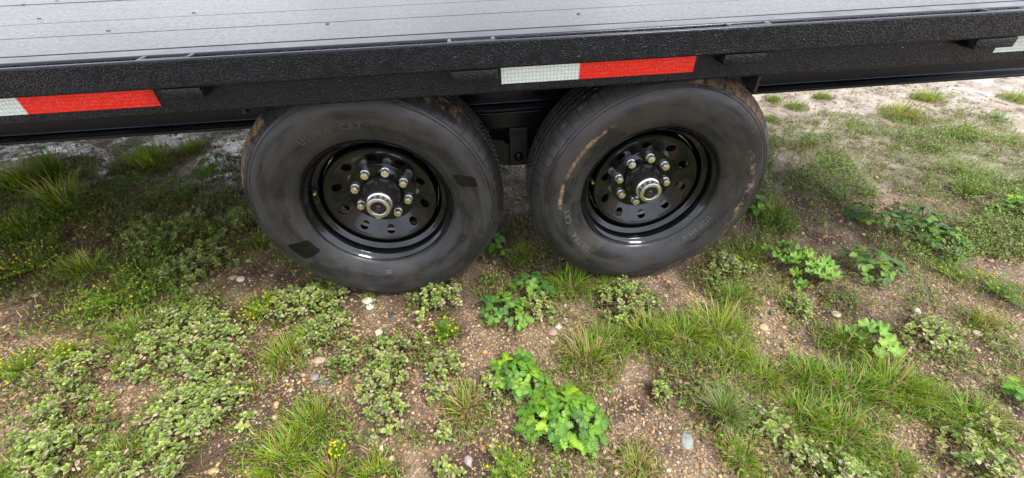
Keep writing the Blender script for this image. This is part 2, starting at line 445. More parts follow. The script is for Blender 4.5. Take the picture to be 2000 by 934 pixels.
# ------------------------------------------------------------------ measured positions (metres, trailer frame)
POCKETS = [(-2.034, -1.93), (-1.408, -1.304), (-0.782, -0.678), (-0.156, -0.054), (0.462, 0.56), (1.077, 1.18)]
TAPES = [(-1.257, -1.077, -1.077, -0.8), (-0.043, 0.139, 0.139, 0.416), (1.19, 1.37, 1.37, 1.65)]
SCREWS = [(-1.594, 0.655), (-1.517, 0.698), (-1.341, 0.375), (-1.016, 0.155), (-0.459, 0.098), (0.171, 0.057), (-0.896, 0.343)]
STONES = [
    (0.365, -0.627, 0.0174, 0.0285, 0.0052, -0.5, (0.24, 0.27, 0.245), 'flat pale grey-green stone in the right foreground'),
    (-0.545, -0.038, 0.0235, 0.0181, 0.0087, 0.1, (0.62, 0.55, 0.47), 'off-white rounded stone below the left tyre contact'),
    (-0.533, -0.068, 0.016, 0.0133, 0.0064, -0.1, (0.66, 0.6, 0.53), 'small white stone just under the off-white rounded one'),
    (-0.453, -0.109, 0.0157, 0.0131, 0.0042, 0.0, (0.05, 0.055, 0.065), 'dark slate chip on gravel below the left tyre'),
    (-0.485, -0.185, 0.0151, 0.0167, 0.008, -0.5, (0.62, 0.53, 0.42), 'pale angular stone below the left tyre on open gravel'),
    (-0.624, -0.35, 0.0151, 0.0151, 0.0072, -0.5, (0.09, 0.1, 0.115), 'dark blue-grey pebble on the bare gravel left of centre'),
    (-0.651, -0.335, 0.0137, 0.0133, 0.0064, 0.3, (0.22, 0.215, 0.21), 'grey pebble next to the dark blue-grey one'),
    (-0.655, -0.272, 0.0221, 0.0138, 0.0044, -0.1, (0.44, 0.33, 0.24), 'flat tan stone on the bare gravel left of centre'),
    (-0.322, -0.369, 0.0121, 0.0114, 0.0055, -0.1, (0.05, 0.05, 0.055), 'black pebble on the gravel right of the pale weed chain'),
    (0.081, -0.242, 0.0167, 0.0188, 0.009, -0.5, (0.36, 0.26, 0.17), 'brownish round stone above the bright green plant'),
    (0.103, -0.217, 0.0136, 0.0128, 0.0061, -0.5, (0.6, 0.53, 0.45), 'pale round pebble above the brownish one'),
    (-0.203, -0.619, 0.0116, 0.0145, 0.007, 0.3, (0.34, 0.29, 0.27), 'grey-pink pebble near the bottom edge left of the flowering weed'),
    (1.098, -0.632, 0.0183, 0.0123, 0.0049, 0.3, (0.45, 0.28, 0.17), 'orange-tan stone in the grass at the lower right'),
    (0.789, -0.282, 0.0171, 0.0149, 0.0072, 0.3, (0.5, 0.34, 0.21), 'tan stone on gravel right of the lit grass row'),
    (1.331, -0.281, 0.0158, 0.0176, 0.0084, -0.3, (0.5, 0.44, 0.38), 'pale stone on gravel near the right edge'),
    (1.062, -0.26, 0.0175, 0.0175, 0.0084, 0.0, (0.5, 0.38, 0.27), 'buff stone on gravel above the big grass patch'),
    (1.446, -0.391, 0.015, 0.0146, 0.0058, 0.0, (0.46, 0.36, 0.26), 'tan flat stone beside the pale fleshy weed at the right'),
    (-1.721, 0.106, 0.0165, 0.0137, 0.0066, 0.3, (0.55, 0.46, 0.36), 'pale stone at the left edge of the shade'),
    (-1.035, 0.123, 0.0191, 0.0143, 0.0069, -0.5, (0.58, 0.49, 0.38), 'cream stone on brown gravel left of the left tyre'),
    (-1.066, 0.134, 0.0154, 0.0144, 0.0069, 0.0, (0.42, 0.31, 0.2), 'tan stone next to the cream one left of the left tyre'),
]
PLANTS = [
    ('A', -1.117, -0.023, 0.048, 'small upright fleshy weed at the top of the large sprawling clump', {}),
    ('A', -1.159, -0.103, 0.084, 'grey-green fleshy weed, upper left part of the large clump', {}),
    ('A', -1.015, -0.138, 0.094, 'grey-green fleshy weed, upper right part of the large clump', {}),
    ('A', -1.156, -0.222, 0.088, 'fleshy weed on the left flank of the large clump', {}),
    ('A', -0.956, -0.285, 0.104, 'pale pink-tinged fleshy weed in the middle of the large clump', {}),
    ('A', -0.967, -0.425, 0.095, 'fleshy weed on the lower left of the large clump', {}),
    ('A', -0.875, -0.416, 0.077, 'fleshy weed on the lower right of the large clump', {}),
    ('A', -0.965, -0.5, 0.048, 'fleshy weed at the bottom tip of the large clump', {}),
    ('A', -1.297, -0.406, 0.087, 'fleshy weed in the bottom left corner, upper of two clumps', {}),
    ('A', -1.235, -0.513, 0.099, 'broad fleshy weed in the bottom left corner, lower of two clumps', {}),
    ('A', -1.339, -0.254, 0.076, 'thin yellowish fleshy weed beside the yellow-flowered plants at the left edge', {}),
    ('A', -1.056, -0.567, 0.04, 'small fleshy weed cut by the bottom edge, left of a grass tuft', {}),
    ('A', -0.919, -0.577, 0.037, 'small fleshy weed at the bottom edge below the large clump', {}),
    ('A', -0.801, -0.036, 0.097, 'leafy fleshy weed below the left flank of the left tyre', {}),
    ('A', -0.713, -0.024, 0.074, 'fleshy weed brushing the left tyre left of its contact patch', {}),
    ('A', -0.652, 0.004, 0.047, 'small fleshy weed touching the left tyre beside the white stone', {}),
    ('A', -0.647, -0.177, 0.073, 'fleshy weed with two arms on gravel below the left tyre', {}),
    ('A', -0.302, -0.05, 0.086, 'fleshy weed at the foot of the left tyre, right of contact', {}),
    ('A', -0.428, -0.293, 0.079, 'pale fleshy weed on the open gravel, upper of a chain of three', {}),
    ('A', -0.448, -0.384, 0.065, 'pale fleshy weed on the open gravel, middle of a chain of three', {}),
    ('A', -0.418, -0.478, 0.049, 'pale fleshy weed on the open gravel, lowest of a chain of three', {}),
    ('A', -0.577, -0.315, 0.045, 'scrubby fleshy weed left of the chain of three pale weeds', {'dark': True}),
    ('A', -0.267, -0.34, 0.048, 'sparse fleshy weed between the chain of three and the bright green plant', {}),
    ('A', -0.297, -0.43, 0.024, 'tiny fleshy weed left of the dry grass tuft', {}),
    ('A', -0.266, -0.546, 0.022, 'tiny fleshy weed alone on the gravel below the dry grass', {}),
    ('A', -0.134, -0.436, 0.046, 'fleshy weed hugging the left side of the bright green plant', {}),
    ('A', -0.25, -0.648, 0.028, 'small fleshy weed cut by the bottom edge left of the flowering one', {}),
    ('A', 0.039, -0.134, 0.058, 'grey fleshy weed right of the green plants in the wheel gap', {}),
    ('A', 0.364, -0.139, 0.098, 'fleshy weed below the right tyre', {}),
    ('A', 0.343, -0.492, 0.029, 'small fleshy weed right of the bright green plant', {}),
    ('A', 0.798, -0.016, 0.075, 'tall fleshy weed at the right foot of the right tyre', {}),
    ('A', 0.952, -0.22, 0.049, 'small fleshy weed on gravel below the round-leaved mallow', {}),
    ('A', 1.275, -0.389, 0.075, 'pale fleshy weed above the right end of the big grass patch', {}),
    ('A', 0.611, -0.622, 0.052, 'fleshy weed at the left edge of the big grass patch', {}),
    ('A', 0.645, -0.703, 0.042, 'fleshy weed below the big grass patch, near the bottom edge', {}),
    ('A', 0.723, -0.747, 0.063, 'wide fleshy weed cut by the bottom edge below the big grass patch', {}),
    ('A', 1.069, -0.745, 0.076, 'light green fleshy weed in the bottom right corner', {}),
    ('A', 1.172, -0.684, 0.037, 'small light green fleshy weed above the bottom right corner clump', {}),
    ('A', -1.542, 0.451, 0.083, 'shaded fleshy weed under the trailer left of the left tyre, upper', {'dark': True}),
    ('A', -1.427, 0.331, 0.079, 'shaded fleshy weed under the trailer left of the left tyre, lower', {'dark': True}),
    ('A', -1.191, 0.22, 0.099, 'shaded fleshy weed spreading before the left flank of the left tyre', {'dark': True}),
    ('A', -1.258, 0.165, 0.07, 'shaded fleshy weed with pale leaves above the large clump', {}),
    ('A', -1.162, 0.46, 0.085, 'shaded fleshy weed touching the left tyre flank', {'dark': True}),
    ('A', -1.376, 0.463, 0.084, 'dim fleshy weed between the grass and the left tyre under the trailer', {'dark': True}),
    ('B', -0.048, -0.405, 0.07, 'bright green toothed-leaved plant, upper left lobe of the central clump', {'n': 38, 'size': 0.72}),
    ('B', 0.049, -0.547, 0.094, 'bright green toothed-leaved plant in the middle foreground', {'n': 88, 'size': 0.72}),
    ('B', -0.069, -0.149, 0.073, 'green toothed-leaved plant below the gap between the tyres', {'n': 24, 'size': 0.8}),
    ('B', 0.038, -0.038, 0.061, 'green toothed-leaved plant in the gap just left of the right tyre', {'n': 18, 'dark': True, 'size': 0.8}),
    ('B', -0.079, 0.196, 0.045, 'young upright green plant beside the right flank of the left tyre', {'n': 7}),
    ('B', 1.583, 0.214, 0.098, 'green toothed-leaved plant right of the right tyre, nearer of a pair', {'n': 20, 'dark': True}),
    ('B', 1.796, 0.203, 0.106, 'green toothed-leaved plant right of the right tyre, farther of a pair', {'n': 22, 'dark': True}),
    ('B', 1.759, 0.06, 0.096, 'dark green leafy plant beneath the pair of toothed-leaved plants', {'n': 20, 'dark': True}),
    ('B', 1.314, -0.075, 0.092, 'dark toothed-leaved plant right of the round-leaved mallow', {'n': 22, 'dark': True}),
    ('B', 1.068, -0.041, 0.109, 'light green round-leaved mallow right of the right tyre', {'rounds': True, 'n': 36}),
    ('B', 1.082, -0.385, 0.062, 'three-lobed plant rising from the top of the big grass patch', {'n': 11, 'size': 1.1, 'rounds': True}),
    ('B', 2.292, 0.227, 0.059, 'small green leafy plant at the right edge on pale wet ground', {'n': 10}),
    ('B', 1.097, 0.346, 0.055, 'small leafy plant tucked against the right flank of the right tyre', {'n': 8}),
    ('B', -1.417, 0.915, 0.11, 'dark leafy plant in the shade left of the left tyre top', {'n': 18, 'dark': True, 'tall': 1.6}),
    ('B', 1.329, -0.609, 0.029, 'single flat-leaved plant at the right edge above the corner', {'n': 5}),
    ('C', -2.069, 0.746, 0.189, 'large broad-bladed grass tuft in the shade at the left', {'kind_': 'b'}),
    ('C', -2.338, 1.068, 0.159, 'shaded grass tuft behind the large broad-bladed one', {'kind_': 'b'}),
    ('C', -1.911, 1.161, 0.145, 'bushy grass clump on pale ground under the side beam', {}),
    ('C', -1.744, 1.278, 0.082, 'small upright grass tuft right of the bushy clump under the beam', {}),
    ('C', -2.409, 0.958, 0.127, 'shaded grass at the left edge under the trailer', {}),
    ('C', -2.116, 0.541, 0.113, 'shaded grass tuft at the left edge, middle height', {}),
    ('C', -1.656, 0.236, 0.097, 'grass tuft in half shade above the big yellow-flowered weed', {}),
    ('C', -1.026, 0.327, 0.05, 'small grass tuft on brown gravel left of the left tyre', {}),
    ('C', -1.279, -0.115, 0.069, 'grass blades below the big yellow-flowered weed', {}),
    ('C', -0.762, -0.251, 0.072, 'dark green grass tuft right of the large fleshy clump', {}),
    ('C', -0.706, -0.18, 0.059, 'grass tuft between two fleshy weeds below the left tyre', {}),
    ('C', -0.617, -0.491, 0.086, 'thick yellow-green grass, upper of the bottom left pair', {}),
    ('C', -0.662, -0.568, 0.088, 'thick yellow-green grass, lower of the bottom left pair', {}),
    ('C', -1.081, -0.518, 0.061, 'long-bladed grass between the two bottom left fleshy clumps', {}),
    ('C', -1.312, -0.537, 0.057, 'grass in the bottom left corner of the view', {}),
    ('C', -0.429, -0.627, 0.052, 'grass tuft at the bottom edge left of centre', {}),
    ('C', -0.537, -0.623, 0.062, 'grass tuft at the bottom edge beside the thick pair', {}),
    ('C', -0.207, -0.481, 0.073, 'dry straw-coloured grass left of the bright green plant', {'kind_': 'd'}),
    ('C', 0.186, -0.031, 0.086, 'grass fringe under the left foot of the right tyre', {}),
    ('C', 0.324, -0.043, 0.06, 'grass fringe at the contact patch of the right tyre', {}),
    ('C', 0.167, -0.362, 0.101, 'yellowish grass patch above the bright green plant', {'kind_': 'd'}),
    ('C', 0.241, -0.301, 0.073, 'green grass behind the yellowish patch above the bright plant', {}),
    ('C', 0.388, -0.283, 0.095, 'grass patch below the right tyre, leftmost of the lit row', {}),
    ('C', 0.49, -0.318, 0.106, 'grass patch below the right tyre, second of the lit row', {}),
    ('C', 0.62, -0.294, 0.109, 'grass patch below the right tyre, third of the lit row', {}),
    ('C', 0.618, -0.4, 0.078, 'grass trailing off below the lit row right of centre', {}),
    ('C', 0.748, -0.162, 0.075, 'grass tuft between the lit row and the right tyre', {}),
    ('C', 0.903, 0.044, 0.08, 'grass beside the right foot of the right tyre', {}),
    ('C', 1.153, 0.276, 0.094, 'pale long grass on the right flank of the right tyre', {}),
    ('C', 0.672, -0.475, 0.069, 'grass tuft left of the big patch with reddish tips', {}),
    ('C', 0.497, -0.566, 0.083, 'fine grey-green fescue tuft in the right foreground', {'kind_': 'f'}),
    ('C', 1.004, -0.38, 0.077, 'dark broad grass at the top of the big patch', {'kind_': 'b'}),
    ('C', 0.812, -0.495, 0.089, 'upper left tuft of the big grass patch', {}),
    ('C', 0.904, -0.534, 0.104, 'middle tuft of the big grass patch', {}),
    ('C', 1.035, -0.529, 0.097, 'upper right tuft of the big grass patch', {}),
    ('C', 0.719, -0.595, 0.08, 'left tuft of the big grass patch above the fleshy weed', {}),
    ('C', 0.789, -0.643, 0.096, 'lower middle tuft of the big grass patch', {}),
    ('C', 1.1, -0.585, 0.071, 'sparse grass trailing right of the big patch', {}),
    ('C', 1.16, -0.653, 0.084, 'grass clump near the right edge below the trailing blades', {}),
    ('C', 1.51, -0.355, 0.071, 'thin grass tuft at the right edge above the pale stones', {'kind_': 'd'}),
    ('C', 0.869, -0.734, 0.058, 'grass tuft near the bottom edge right of the wide fleshy weed', {}),
    ('C', 0.213, -0.68, 0.058, 'thin grass at the bottom edge below the bright green plant', {'kind_': 'd'}),
    ('C', 0.479, -0.686, 0.049, 'grass below the fescue tuft near the bottom edge', {}),
    ('C', 2.717, 1.311, 0.135, 'dry straw grass on pale ground at the upper right', {'kind_': 'd'}),
    ('C', 2.006, 1.653, 0.062, 'tiny grass tuft just right of the right tyre top', {}),
    ('C', 2.381, 1.656, 0.059, 'tiny grass tuft under the beam, second from the right tyre', {}),
    ('C', 2.091, 1.519, 0.07, 'tiny grass tuft on pale ground, nearer of the beam-side three', {}),
    ('C', 1.793, 1.329, 0.05, 'tiny grass tuft against the upper right flank of the right tyre', {}),
    ('C', 3.12, 1.56, 0.095, 'grass tuft under the beam right of the dry straw grass', {}),
    ('C', 3.725, 1.468, 0.094, 'grass tuft under the beam at the right edge', {}),
    ('C', -0.542, -0.017, 0.025, 'tiny grass sprout under the contact patch of the left tyre', {}),
    ('C', 0.028, 0.157, 0.061, 'grass in the dark gap between the tyres', {}),
    ('D', -1.402, 0.041, 0.137, 'big feathery weed with yellow buttons at the edge of the shade', {'flowers': 0.45, 'hgt': 0.11}),
    ('D', -1.872, 0.276, 0.103, 'feathery weed with yellow flowers in the shade at the left edge', {'flowers': 0.6}),
    ('D', -1.522, -0.228, 0.072, 'feathery weed with yellow buttons at the left edge in the light', {'flowers': 0.5}),
    ('D', -0.906, -0.042, 0.067, 'yellow-flowered feathery weed beside the fleshy weed near the left tyre', {'flowers': 0.55}),
    ('D', -1.409, -0.194, 0.049, 'small feathery weed with orange-yellow heads left of the large clump', {'flowers': 0.6}),
    ('D', -0.264, -0.217, 0.054, 'small feathery weed with yellow tips on gravel below the left tyre', {'flowers': 0.5}),
    ('D', -0.106, -0.654, 0.07, 'yellow-flowered weed at the bottom edge below the bright green plant', {'flowers': 0.35, 'hgt': 0.08}),
    ('D', -0.528, -0.571, 0.021, 'tiny yellow-flowered weed near the bottom edge beside the thick grass', {'flowers': 0.8}),
    ('D', 2.771, 0.98, 0.135, 'low bush dotted with yellow flowers on pale ground at the right', {'flowers': 0.95, 'hgt': 0.1}),
    ('D', 2.353, 0.561, 0.158, 'tall feathery green weed under the yellow-dotted bush', {'flowers': 0, 'hgt': 0.15}),
    ('D', 2.21, 0.374, 0.125, 'feathery green weed below the tall one at the right', {'flowers': 0, 'hgt': 0.13}),
    ('D', 1.729, -0.223, 0.1, 'feathery weed with small yellow heads at the right edge', {'flowers': 0.5}),
    ('D', 1.651, -0.113, 0.084, 'pale feathery weed left of the yellow-headed one at the right edge', {'flowers': 0.25}),
    ('D', 2.982, 0.883, 0.121, 'green feathery weed at the right edge on pale ground', {'flowers': 0.3}),
    ('D', 3.244, 1.168, 0.091, 'small feathery weed behind the yellow-dotted bush', {'flowers': 0.2}),
    ('E', 2.208, 1.265, 0.139, 'low green weed on pale ground right of the right tyre, farthest', {'tone': 1.5}),
    ('E', 2.291, 1.134, 0.111, 'low green weed right of the farthest creeping one', {'tone': 1.4}),
    ('E', 1.825, 0.982, 0.143, 'dark creeping weed on wet ground beside the right tyre top', {}),
    ('E', 1.654, 0.974, 0.087, 'dark creeping weed nearest the right tyre top flank', {}),
    ('E', 1.873, 0.708, 0.156, 'brownish creeping weed in the middle of the wet ground', {}),
    ('E', 2.222, 0.887, 0.07, 'small creeping weed above the brownish one', {}),
    ('E', 2.401, 0.898, 0.093, 'creeping weed left of the yellow-dotted bush, first', {'tone': 1.2}),
    ('E', 2.459, 0.816, 0.08, 'creeping weed left of the yellow-dotted bush, second', {'tone': 1.2}),
    ('E', 2.021, 0.55, 0.134, 'creeping weed below the brownish one towards the right', {}),
    ('E', 1.445, 0.648, 0.112, 'dark creeping weed along the right flank of the right tyre', {}),
    ('E', 1.487, 0.435, 0.135, 'olive creeping weed between the right tyre and the leafy pair', {}),
    ('E', 1.565, 0.045, 0.107, 'creeping weed under the leafy pair', {'tone': 1.2}),
    ('E', 1.972, 0.038, 0.097, 'creeping weed beside the pale wet patch at the right edge', {'tone': 1.2}),
    ('E', 0.441, -0.438, 0.081, 'dark small-leaved mat below the lit grass row', {'tone': 0.9}),
    ('E', 1.104, -0.214, 0.059, 'creeping weed on gravel above the big grass patch', {'tone': 1.2}),
    ('E', 1.457, -0.467, 0.07, 'thin creeping weed at the right edge below the thin grass', {'tone': 1.2}),
    ('E', 1.3, -0.468, 0.058, 'thin creeping weed right of the pale fleshy weed', {'tone': 1.3}),
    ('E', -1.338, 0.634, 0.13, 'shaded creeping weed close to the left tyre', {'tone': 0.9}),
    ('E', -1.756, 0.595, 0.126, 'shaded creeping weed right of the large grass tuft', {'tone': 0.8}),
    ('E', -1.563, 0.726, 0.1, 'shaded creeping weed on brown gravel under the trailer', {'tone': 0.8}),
    ('E', -1.586, 0.03, 0.097, 'yellowish creeping weed below the big feathery weed', {'tone': 1.3}),
    ('E', -0.33, -0.284, 0.053, 'scrubby brownish creeper on the gravel right of the pale chain', {'tone': 1.1}),
    ('E', 0.006, 0.347, 0.069, 'dark creeping weed in the gap between the tyres', {'tone': 0.8}),
    ('E', -0.124, -0.013, 0.058, 'brownish creeper right of the left tyre contact', {'tone': 0.9}),
    ('E', 0.698, -0.044, 0.071, 'olive creeper under the right foot of the right tyre', {'tone': 1.1}),
    ('E', -1.449, -0.296, 0.068, 'olive creeper between the left edge plants and the corner clumps', {'tone': 1.2}),
    ('E', -0.768, -0.538, 0.048, 'dark creeper at the foot of the thick yellow-green grass', {'tone': 0.9}),
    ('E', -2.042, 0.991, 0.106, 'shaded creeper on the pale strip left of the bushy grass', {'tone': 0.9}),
]

# ------------------------------------------------------------------ ground sheet
rng = np.random.default_rng(11)

def axis(lo, hi, step, far):
    mid_ = np.arange(lo, hi + step / 2, step)
    g = []; d = step; p = 0.0
    while p < far:
        d *= 1.35; p += d; g.append(p)
    g = np.array(g)
    return np.concatenate([lo - g[::-1], mid_, hi + g])

gx = axis(-2.9, 3.6, .0145, 90); gy = axis(-1.2, 2.0, .0145, 90)
GX, GY = np.meshgrid(gx, gy, indexing='ij')
gv = np.stack([GX.ravel(), GY.ravel(), gz(GX, GY).ravel()], 1)
ii, jj = np.meshgrid(np.arange(len(gx) - 1), np.arange(len(gy) - 1), indexing='ij')
a0 = (ii * len(gy) + jj).ravel()
def humus(x, y):
    """how much rotted plant litter lies at a spot: gathers round the roots of the weeds"""
    x = np.asarray(x, float); y = np.asarray(y, float); h = np.zeros(x.shape)
    for p in PLANTS:
        s = p[3] * (.86 if p[0] in 'ADE' else .66) + .014
        h = np.maximum(h, np.exp(-(((x - p[1]) ** 2 + (y - p[2] - .01) ** 2) / (2 * s * s)) ** 1.3))
    return h
hcol = np.zeros((gv.shape[0], 3)); hcol[:, 0] = humus(gv[:, 0], gv[:, 1])
ground = link('ground', npmesh('ground', gv, np.stack([a0, a0 + len(gy), a0 + len(gy) + 1, a0 + 1], 1), hcol), None, M['ground'])
tag(ground, 'wet gravelly soil of the yard under the trailer', 'ground', kind='structure')

# ------------------------------------------------------------------ gravel
ICO_V = None
def ico():
    bm = bmesh.new(); bmesh.ops.create_icosphere(bm, subdivisions=1, radius=1)
    v = np.array([tuple(p.co) for p in bm.verts]); f = np.array([[q.index for q in t.verts] for t in bm.faces]); bm.free()
    return v, f
ICO_V, ICO_F = ico()
PAL = np.array([(.37, .25, .15), (.46, .34, .22), (.28, .175, .10), (.54, .43, .31), (.22, .145, .09), (.17, .155, .145), (.09, .09, .095), (.42, .265, .145), (.31, .245, .19), (.60, .51, .40)])
PALP = np.array([.20, .15, .16, .06, .15, .05, .015, .13, .09, .022])

def pebbles(n, x0, x1, y0, y1, smin, smed, sig, gate, seed):
    r = np.random.default_rng(seed)
    x = r.uniform(x0, x1, n); y = r.uniform(y0, y1, n)
    den = vnoise(x * 3.1 + 3, y * 3.1 + 8, 21) * .6 + vnoise(x * 9, y * 9, 22) * .4
    keep = den + r.uniform(-.25, .25, n) > gate + humus(x, y) * .18
    for wx in (-.429, .429):
        keep &= ~((np.abs(x - wx) < .12) & (y > -.01) & (y < .18))
    x, y = x[keep], y[keep]; n = len(x)
    s = np.maximum(smin, smed * np.exp(r.normal(0, sig, n)))
    s = np.minimum(s, .016)
    rot = r.uniform(0, 2 * np.pi, n)
    v = ICO_V[None] * r.uniform(.78, 1.22, (n, 12, 1))
    v = v * np.stack([s * r.uniform(.8, 1.35, n), s * r.uniform(.7, 1.0, n), s * r.uniform(.4, .75, n)], 1)[:, None]
    c, q = np.cos(rot)[:, None], np.sin(rot)[:, None]
    vx = v[..., 0] * c - v[..., 1] * q; vy = v[..., 0] * q + v[..., 1] * c
    tilt = r.normal(0, .25, (n, 1))
    vz = v[..., 2] + vx * tilt
    out = np.stack([vx + x[:, None], vy + y[:, None], vz + (gz(x, y) + s * r.uniform(.0, .3, n))[:, None]], -1)
    col = PAL[r.choice(len(PAL), n, p=PALP / PALP.sum())] * r.uniform(.7, 1.2, (n, 1)) * np.array((1.0, .985, .87))
    col = np.repeat(col[:, None], 12, 1)
    f = ICO_F[None] + (np.arange(n) * 12)[:, None, None]
    return out.reshape(-1, 3), f.reshape(-1, 3), col.reshape(-1, 3)

ga = Acc()
ga.add(*pebbles(60000, -1.7, 1.7, -1.0, -.1, .0015, .0028, .46, .33, 1))
ga.add(*pebbles(14500, -2.1, 2.4, -.1, .6, .0022, .0038, .45, .42, 2))
ga.add(*pebbles(5500, -3.0, 3.6, .6, 2.0, .003, .0055, .4, .5, 3))
gravel = link('gravel', ga.mesh('gravel'), None, M['stone'])
tag(gravel, 'loose tan and grey gravel scattered over the soil', 'gravel', kind='stuff')

def stone(x, y, lx, ly, lz, rot, col, label, seed):
    bm = bmesh.new(); bmesh.ops.create_icosphere(bm, subdivisions=3, radius=1)
    r = random.Random(seed)
    dirs = [(Vector((r.gauss(0, 1), r.gauss(0, 1), r.gauss(0, .6))).normalized(), r.uniform(.62, .9)) for _ in range(9)]
    for v in bm.verts:
        for d, k in dirs:
            t = v.co.dot(d)
            if t > k: v.co -= d * (t - k) * .8
        v.co = Vector((v.co.x * lx, v.co.y * ly, v.co.z * lz))
    me = bpy.data.meshes.new('stone'); bm.to_mesh(me); bm.free()
    me.polygons.foreach_set('use_smooth', [True] * len(me.polygons))
    at = me.attributes.new('Col', 'FLOAT_COLOR', 'POINT'); at.data.foreach_set('color', np.tile((*col, 1.), (len(me.vertices), 1)).ravel())
    o = link('stone', me, None, M['stone']); o.location = (x, y, float(gz(x, y)) + lz * .25); o.rotation_euler = (0, 0, rot)
    return tag(o, label, 'stone', 'larger stones lying on the gravel')

for i, s in enumerate(STONES):
    stone(*s, seed=100 + i)

# ------------------------------------------------------------------ trailer
ZT = .877
X0, X1 = -5.2, 2.02
trailer = empty('flatbed_trailer', (0, 0, 0))
tag(trailer, 'black steel flatbed trailer with wet plank deck and two visible wheels', 'trailer')

# side channel: web outside, flanges turned in
yc = -.1175; zb = .752
prof = [(yc, zb), (yc, ZT), (-.066, ZT), (-.066, ZT - .007), (yc + .007, ZT - .008), (yc + .007, zb + .008), (-.066, zb + .007), (-.066, zb)]
prof = round_poly(prof, [.006, .007, .003, .001, .004, .004, .001, .002])
extrude_x('side_channel', prof, X0, X1, M['rail'], trailer, 4)
extrude_x('side_channel', [(2.30 - (y - .0), z) for y, z in prof], X0, X1, M['paint'], trailer, 1)

# rub rail flat bar
pr = round_poly([(-.162, .8215), (-.162, .8785), (-.1500, .8785), (-.1500, .8215)], .0050)
extrude_x('rub_rail', pr, X0, X1, M['rail'], trailer, 4)
# stake pockets between channel and rub rail, open on top
pk_x = POCKETS
for (a, b_) in pk_x:
    t = .0090; v = []; f = []
    for yo, zl, zt in ((-.1497, .8222, .8778), (-.1598, .7975, .8208)):    # upper sleeve behind the rail, wider foot below it
        yi = yc - .0003; n0 = len(v)
        if yo < -.155 and -.79 < a < -.77: a = -.757      # this foot starts clear of the red tape
        ring = [(a, yi), (a, yo), (b_, yo), (b_, yi), (b_ - t, yi), (b_ - t, yo + t), (a + t, yo + t), (a + t, yi)]
        n = len(ring)
        v += [(x, y, zl) for x, y in ring] + [(x, y, zt) for x, y in ring]
        for i in range(n):
            j = (i + 1) % n; f.append((n0 + i, n0 + j, n0 + n + j, n0 + n + i))
        for base in (n0, n0 + n):
            f += [(base + 0, base + 1, base + 6, base + 7), (base + 1, base + 2, base + 5, base + 6), (base + 2, base + 3, base + 4, base + 5)]
    me = pymesh('stake_pocket', v, f)
    bm = bmesh.new(); bm.from_mesh(me); bmesh.ops.recalc_face_normals(bm, faces=bm.faces)
    bmesh.ops.bevel(bm, geom=[e for e in bm.edges if e.calc_face_angle(0) > .5], offset=.0030, segments=2, affect='EDGES', profile=.5)
    bm.to_mesh(me); bm.free()
    me.polygons.foreach_set('use_smooth', [True] * len(me.polygons)); me.set_sharp_from_angle(angle=R(40))
    link('stake_pocket', me, trailer, M['rail'])

# deck boards
rnd = random.Random(5)
edges = [-.0585]
while edges[-1] < 2.2: edges.append(edges[-1] + .1765)
for k in range(len(edges) - 1):
    dz = rnd.uniform(-.0008, .0006); g = .0007 + rnd.random() * .0010
    o = box('deck_board', X0, X1 - .01, edges[k] + g, edges[k + 1] - g, ZT - .042 + dz, ZT - .0005 + dz, M['deck'], trailer, .0016, 2)
# small screw heads in the boards near the edge
for (sx, sy) in SCREWS:
    bm = bmesh.new(); bmesh.ops.create_cone(bm, cap_ends=True, segments=12, radius1=.0055, radius2=.0042, depth=.0016)
    me = bpy.data.meshes.new('deck_screw'); bm.to_mesh(me); bm.free()
    o = link('deck_screw', me, trailer, M['weld']); o.location = (sx, sy, ZT + .0006)

# main I-beams, crossmembers, outriggers
def ibeam(yc_, zlo, zhi, hw, tf, tw, name):
    p = [(yc_ - hw, zlo), (yc_ + hw, zlo), (yc_ + hw, zlo + tf), (yc_ + tw, zlo + tf), (yc_ + tw, zhi - tf), (yc_ + hw, zhi - tf), (yc_ + hw, zhi), (yc_ - hw, zhi), (yc_ - hw, zhi - tf), (yc_ - tw, zhi - tf), (yc_ - tw, zlo + tf), (yc_ - hw, zlo + tf)]
    p = round_poly(p, [.002, .002, .002, .006, .006, .002, .002, .002, .002, .006, .006, .002], 3)
    return extrude_x(name, p, X0, X1 - .05, M['paint'], trailer, 1)
ibeam(.302, .556, .793, .051, .009, .003, 'main_beam')
ibeam(1.882, .556, .793, .051, .009, .003, 'main_beam')
for xm in np.arange(-4.9, 1.9, .406):
    if -.85 < xm < -.15 or .15 < xm < .85: continue
    box('crossmember', xm - .02, xm + .02, -.055, 2.24, .796, .833, M['weld'], trailer)
def plate(name, x, t, poly, mt):
    n = len(poly); v = [(x - t / 2, y, z) for y, z in poly] + [(x + t / 2, y, z) for y, z in poly]
    f = [tuple(range(n))[::-1], tuple(range(n, 2 * n))] + [(i, (i + 1) % n, n + (i + 1) % n, n + i) for i in range(n)]
    me = pymesh(name, v, f); bm = bmesh.new(); bm.from_mesh(me); bmesh.ops.recalc_face_normals(bm, faces=bm.faces); bm.to_mesh(me); bm.free()
    return link(name, me, trailer, mt)
plate('outrigger', .633, .007, [(-.060, .832), (-.060, .690), (-.004, .694), (.02, .708), (.19, .708), (.212, .60), (.248, .60), (.248, .832)], M['weld'])
plate('outrigger', -.664, .007, [(-.060, .832), (-.060, .722), (-.004, .724), (.02, .735), (.19, .735), (.212, .60), (.248, .60), (.248, .832)], M['weld'])
